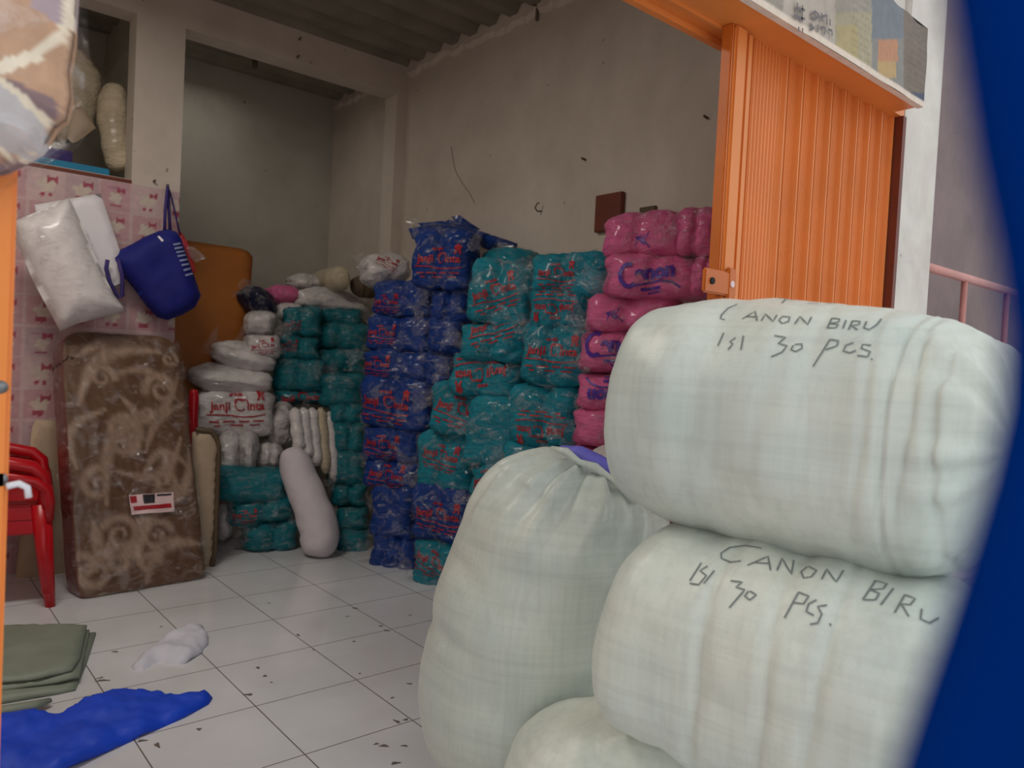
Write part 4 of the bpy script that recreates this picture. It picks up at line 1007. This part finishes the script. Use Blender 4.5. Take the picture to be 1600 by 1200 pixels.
# fascia wrapped in newspaper over the opening
sb = thing('fascia_board', 'fascia board pasted with old newspapers above the orange gate', 'board', (1.9, 1.115, 2.195))
vs, fs = sheet(.3, 2.70, 2.195, ony(1430, 30, 1.105).z, 1.105, .0075, .022)
vs = [Vector((v.x, v.y+.006*noise.noise(Vector((v.x*6, v.z*8, 0))), v.z+(.012*noise.noise(Vector((v.x*9, 0, 0))) if v.z > 2.42 else 0))) for v in vs]
M['newspaper'] = vcol_mat('old newspaper', .8, .25)
nw = mk('newspaper_face', vs, fs, M['newspaper'], sb, False)
npg = [srgb(*c_) for c_ in ((160, 150, 136), (188, 174, 160), (172, 160, 132), (140, 136, 130), (128, 114, 102))]
def npaint(co):
    u, v, _ = pix(Vector(co)); bot = 2.195
    nz_ = noise.noise(Vector((co.x*5, co.z*5, 1)))
    if co.z < bot+.022: return srgb(226, 208, 190)
    if u < 1224: c_ = npg[0]
    elif u < 1305:
        c_ = npg[1]
    elif u < 1362: c_ = npg[2] if v > 20 else npg[0]
    elif u < 1412: c_ = npg[3]
    else: c_ = npg[4]
    if 1308 < u < 1340 and 40 < v < 96: c_ = srgb(180, 162, 118)
    if 1372 < u < 1403 and 62 < v < 96: c_ = srgb(192, 138, 106)
    if 1372 < u < 1400 and 96 < v < 122: c_ = srgb(190, 158, 110)
    if 1362 < u < 1412 and v < 60: c_ = srgb(124, 128, 132)
    if u > 1405 and v > 145: c_ = srgb(84, 88, 108)
    k = .95+.10*nz_
    if u < 1224 or 1330 < u < 1360 or u > 1418:   # columns of small type
        if math.sin(co.z*520) > .35 and noise.noise(Vector((co.x*70, round(co.z*83), 0))) > -.12: k *= .84
    return (c_[0]*k, c_[1]*k, c_[2]*k, 1)
paint(nw, npaint)
def news_lines(px, w):
    vs_ = []; fs_ = []
    for ln in px:
        P_ = []
        for a, b in zip(ln, ln[1:]): P_ += [(a[0]+(b[0]-a[0])*k/4, a[1]+(b[1]-a[1])*k/4) for k in range(4)]
        P_.append(ln[-1]); P3 = [ony(u, v, 1.0975) for u, v in P_]
        for i, p in enumerate(P3):
            t = (P3[min(i+1, len(P3)-1)]-P3[max(i-1, 0)]).normalized(); s_ = t.cross(Vector((0, 1, 0))).normalized()*w/2; b0 = len(vs_); vs_ += [p+s_, p-s_]
            if i: fs_.append((b0-2, b0-1, b0+1, b0))
    return vs_, fs_
M['faded_ink'] = plain('faded newsprint ink', srgb(112, 104, 104), .8)
vv, ff = news_lines([[(1243, 12), (1258, 16)], [(1246, 4), (1246, 30)], [(1254, 8), (1253, 34)], [(1241, 24), (1258, 30)], [(1248, 42), (1248, 50)], [(1254, 44), (1254, 52)],
   [(1268, 22), (1274, 18), (1280, 24), (1274, 30), (1268, 26)], [(1284, 20), (1284, 34)], [(1284, 26), (1292, 24), (1292, 38)], [(1297, 30), (1297, 40)],
   [(1266, 36), (1272, 44), (1266, 46)], [(1278, 38), (1278, 50)], [(1282, 42), (1290, 44), (1288, 54)], [(1294, 46), (1300, 48), (1300, 56)]], .007)
mk('headline_print', vv, ff, M['faded_ink'], nw)

# ------------------------------------------------------------------ bits on the walls
def wallx(u, v): return onx(u, v, XR)
wb0 = MB(); a, b = wallx(978, 300), wallx(935, 335)
wb0.box((XR-.03, a.y, b.z-.1), (XR-.001, b.y, a.z+.0), .004)
tag(wb0.build('wall_plaque', M['dark_wood_gap']), 'dark brown wooden panel on the right wall just above the pink pillows', 'panel')
a, b = wallx(1027, 322), wallx(1003, 336)
tag(MB().box((XR-.02, a.y, b.z-.02), (XR-.001, b.y, a.z)).build('wooden_block', M['piping']), 'small brown wooden block on the wall right of the dark panel', 'block')
p = wallx(846, 330)
tag(MB().tube([p+Vector((-.002, 0, 0)), p+Vector((-.03, 0, -.006)), p+Vector((-.05, 0, .01)), p+Vector((-.045, -.01, .035)), p+Vector((-.03, -.012, .04))], .004, 8).build('wall_hook', M['metal'], None, True), 'small bent metal hook in the right wall above the teal stack', 'hook')
p = wallx(842, 14)
hb = MB().tube([p+Vector((-.012, 0, .10)), p+Vector((-.012, 0, -.07))], .009, 8); hb.tube([p+Vector((-.03, .02, .02)), p+Vector((-.012, 0, .02))], .008, 8)
tag(hb.build('roof_bracket', M['metal'], None, True), 'rusty iron bracket at the top of the right wall', 'bracket')
for (u, v, lb) in ((1106, 185, 'nail stub in the right wall near the orange gate'), (915, 250, 'small nail in the right wall above the pink pillows'), (655, 360, 'nail in the wall by the top of the blue stack')):
    p = wallx(u, v) if u > 640 else ony(u, v, YB); tag(MB().tube([p+Vector((-.001, 0, 0)), p+Vector((-.03, 0, .004))], .006, 8).build('nail', M['metal'], None, True), lb, 'nail')
for (u, v, lb) in ((467, 62, 'upper nail in the beam above the recess'), (464, 90, 'lower nail in the beam above the recess'), (240, 284, 'nail above the pink wallpaper')):
    p = ony(u, v, YB); tag(MB().tube([p+Vector((0, -.001, 0)), p+Vector((0, -.03, .004))], .006, 8).build('nail', M['metal'], None, True), lb, 'nail')
vv = []; ff = []; pts = [(705, 228), (708, 250), (712, 268), (722, 286), (734, 302), (742, 318)]
for i, (u, v) in enumerate(pts):
    p = onx(u, v, XR-.0015); vv += [p+Vector((0, .003, 0)), p-Vector((0, .002, 0))]
    if i: ff.append((2*i-2, 2*i-1, 2*i+1, 2*i))
mk('crack', vv, ff, M['piping'], bpy.data.objects['wall_right'])
p = ony(398, 100, 5.3)
tag(MB().tube([p+Vector((0, 0, .06)), p, p+Vector((0, 0, -.03))], [.014, .02, .016], 14).build('lamp_socket', M['piping'], None, True), 'small brown lamp socket hanging at the top of the recess', 'lamp socket')

# storage niche over the pink wall
tube_body('rolled_mat', [ony(180, 132, 5.02), ony(178, 180, 5.0), ony(183, 230, 4.98), ony(190, 268, 4.97)], [.075, .088, .085, .075], 'cream', 'rolled cream mat standing at the right side of the storage niche', 'mat', seed=2.2, e=6, n=28, m=40)
traced('cream_cushion', [(100, 60), (132, 82), (146, 96), (160, 122), (160, 140), (152, 180), (146, 205), (118, 222), (90, 225), (85, 120)], (.8, 5.12, 2.5), (0, -1, 0), .14, 'cream', 'cream cushion leaning behind the rolled mat in the niche', 'cushion', step=.025, wr=.01, falloff=.1)
traced('cream_pad', [(110, 170), (128, 165), (150, 200), (120, 222), (104, 224)], (.8, 4.98, 2.5), (0, -1, 0), .06, 'foam', 'small cream pad in the niche beside the hanging blanket', 'pad', step=.025, falloff=.04)
MBb = MB(); a = ony(62, 262, 4.83); b = ony(170, 254, 4.83)
tag(MBb.box((a.x-.15, 4.80, 2.186), (b.x, 4.88, 2.236), .005).build('foam_board', M['cyan_board']), 'cyan foam board lying along the sill of the niche', 'board')
tag(MB().box((.62, 4.95, 2.187), (.86, 5.25, 2.33), .01).build('dark_box', M['strap']), 'dark box low in the niche behind the cyan board', 'box')
struct('trim_4', MB().box((-.3, YB-.006, 2.168), (1.12, YB+.02, 2.186)), M['dark_wood_gap'])

# ------------------------------------------------------------------ wrapped blanket hanging at the upper left, close by
hbk = thing('wrapped_blanket', 'tan blanket with cream bands in clear plastic hanging at the upper left', 'blanket', at(20, 290, .95))
o0 = at(20, 120, .95)
bo = traced('blanket', [(-140, -140), (116, -140), (118, -20), (114, 60), (105, 110), (108, 150), (100, 185), (84, 196), (60, 238), (30, 255), (0, 270), (-140, 300)], o0, -FW+RT*.15, .16, 'blanket_tan' if False else 'blanket_brown', parent=hbk, step=.0036, pw=.6, wr=.006, falloff=.07)
M['blanket_pattern'] = vcol_mat('banded blanket', .75, .1)
bo.data.materials[0] = M['blanket_pattern']
ct, cc, cg, cm, co_ = srgb(204, 160, 128), srgb(248, 230, 204), srgb(206, 196, 194), srgb(146, 118, 120), srgb(184, 160, 166)
def seg(u, v, pts, w):
    for (a, b) in zip(pts, pts[1:]):
        dx, dy = b[0]-a[0], b[1]-a[1]; t = max(0, min(1, ((u-a[0])*dx+(v-a[1])*dy)/(dx*dx+dy*dy)))
        if math.hypot(u-a[0]-dx*t, v-a[1]-dy*t) < w: return True
    return False
def bpaint(co):
    u, v, _ = pix(Vector(co))
    if seg(u, v, [(-140, 140), (0, 106), (50, 88), (85, 64), (108, 38), (114, -40), (116, -140)], 11): return cc
    if seg(u, v, [(-140, 100), (0, 125), (30, 148), (54, 172), (76, 194)], 6): return cc
    if seg(u, v, [(76, 194), (68, 215), (48, 250)], 3) or seg(u, v, [(-140, 200), (0, 232), (20, 248), (42, 254)], 4): return cc
    if v > 125+.9*(u-5) and u < 76 and v < 232+.5*u: return cg
    if v < 24-.6*(70-u) and u > 50: return co_
    if v > 250: return cm
    if 12 < u < 88 and v > 100 and v > 122+(u-12)*.45 and v < 132+(u-12)*.9: return cm
    return ct
paint(bo, bpaint)
traced('plastic_cover', [(-150, -150), (122, -150), (128, 20), (131, 80), (129, 130), (122, 150), (127, 190), (112, 218), (78, 240), (42, 260), (2, 292), (-150, 320)], o0, -FW+RT*.15, .20, 'film_big', parent=hbk, step=.007, pw=.6, wr=.012, seed=4, falloff=.08)

# ------------------------------------------------------------------ the street side on the right
rr = thing('street_railing', 'faded pink steel railing beside the white pillar', 'railing', (4.2, 2.3, 0))
p = ony(1452, 416, 2.3); q = ony(1610, 466, 2.3)
zt = (p.z+q.z)/2
MB().tube([(3.2, 2.3, zt), (9, 2.3, zt)], .035, 8).build('top_rail', M['rail_pink'], rr, True)
MB().tube([(3.2, 2.3, zt-.55), (9, 2.3, zt-.55)], .025, 8).build('lower_rail', M['rail_pink'], rr, True)
for k in range(6): MB().tube([(3.6+k*1.0, 2.3, 0), (3.6+k*1.0, 2.3, zt)], .025, 8).build('post', M['rail_pink'], rr, True)
# navy curtain cloth hanging right next to the lens
DN = .095
edge = [(1440, -700), (1470, -250), (1500, -60), (1520, 60), (1545, 220), (1582, 400), (1598, 520), (1592, 640), (1565, 760), (1530, 880), (1492, 1000), (1455, 1110), (1420, 1220), (1380, 1500), (1330, 2100)]
vs = []; fs = []; nn_ = 16; E_ = []
for (a, b) in zip(edge, edge[1:]):
    for k in range(6): E_.append((a[0]+(b[0]-a[0])*k/6, a[1]+(b[1]-a[1])*k/6))
E_.append(edge[-1])
for side in (0, 1):
    for (u, v) in E_:
        for k in range(nn_+1):
            t = k/nn_; fold = .012*math.sin(t*9+v*.002)*t
            vs.append(at(u, v, DN)+RT*(t*.22)-FW*(fold*.6)+FW*(side*.004+.03*t))
m_ = len(E_); off_ = m_*(nn_+1)
for j in range(m_-1):
    for k in range(nn_):
        a = j*(nn_+1)+k; q_ = (a, a+1, a+nn_+2, a+nn_+1); fs.append(q_); fs.append(tuple(i+off_ for i in reversed(q_)))
    a = j*(nn_+1); fs.append((a, a+nn_+1, a+nn_+1+off_, a+off_)); a += nn_; fs.append((a+nn_+1, a, a+off_, a+nn_+1+off_))
tag(mk('navy_curtain', vs, fs, M['navy_near']), 'out-of-focus navy blue cloth hanging at the right edge of the view', 'cloth')
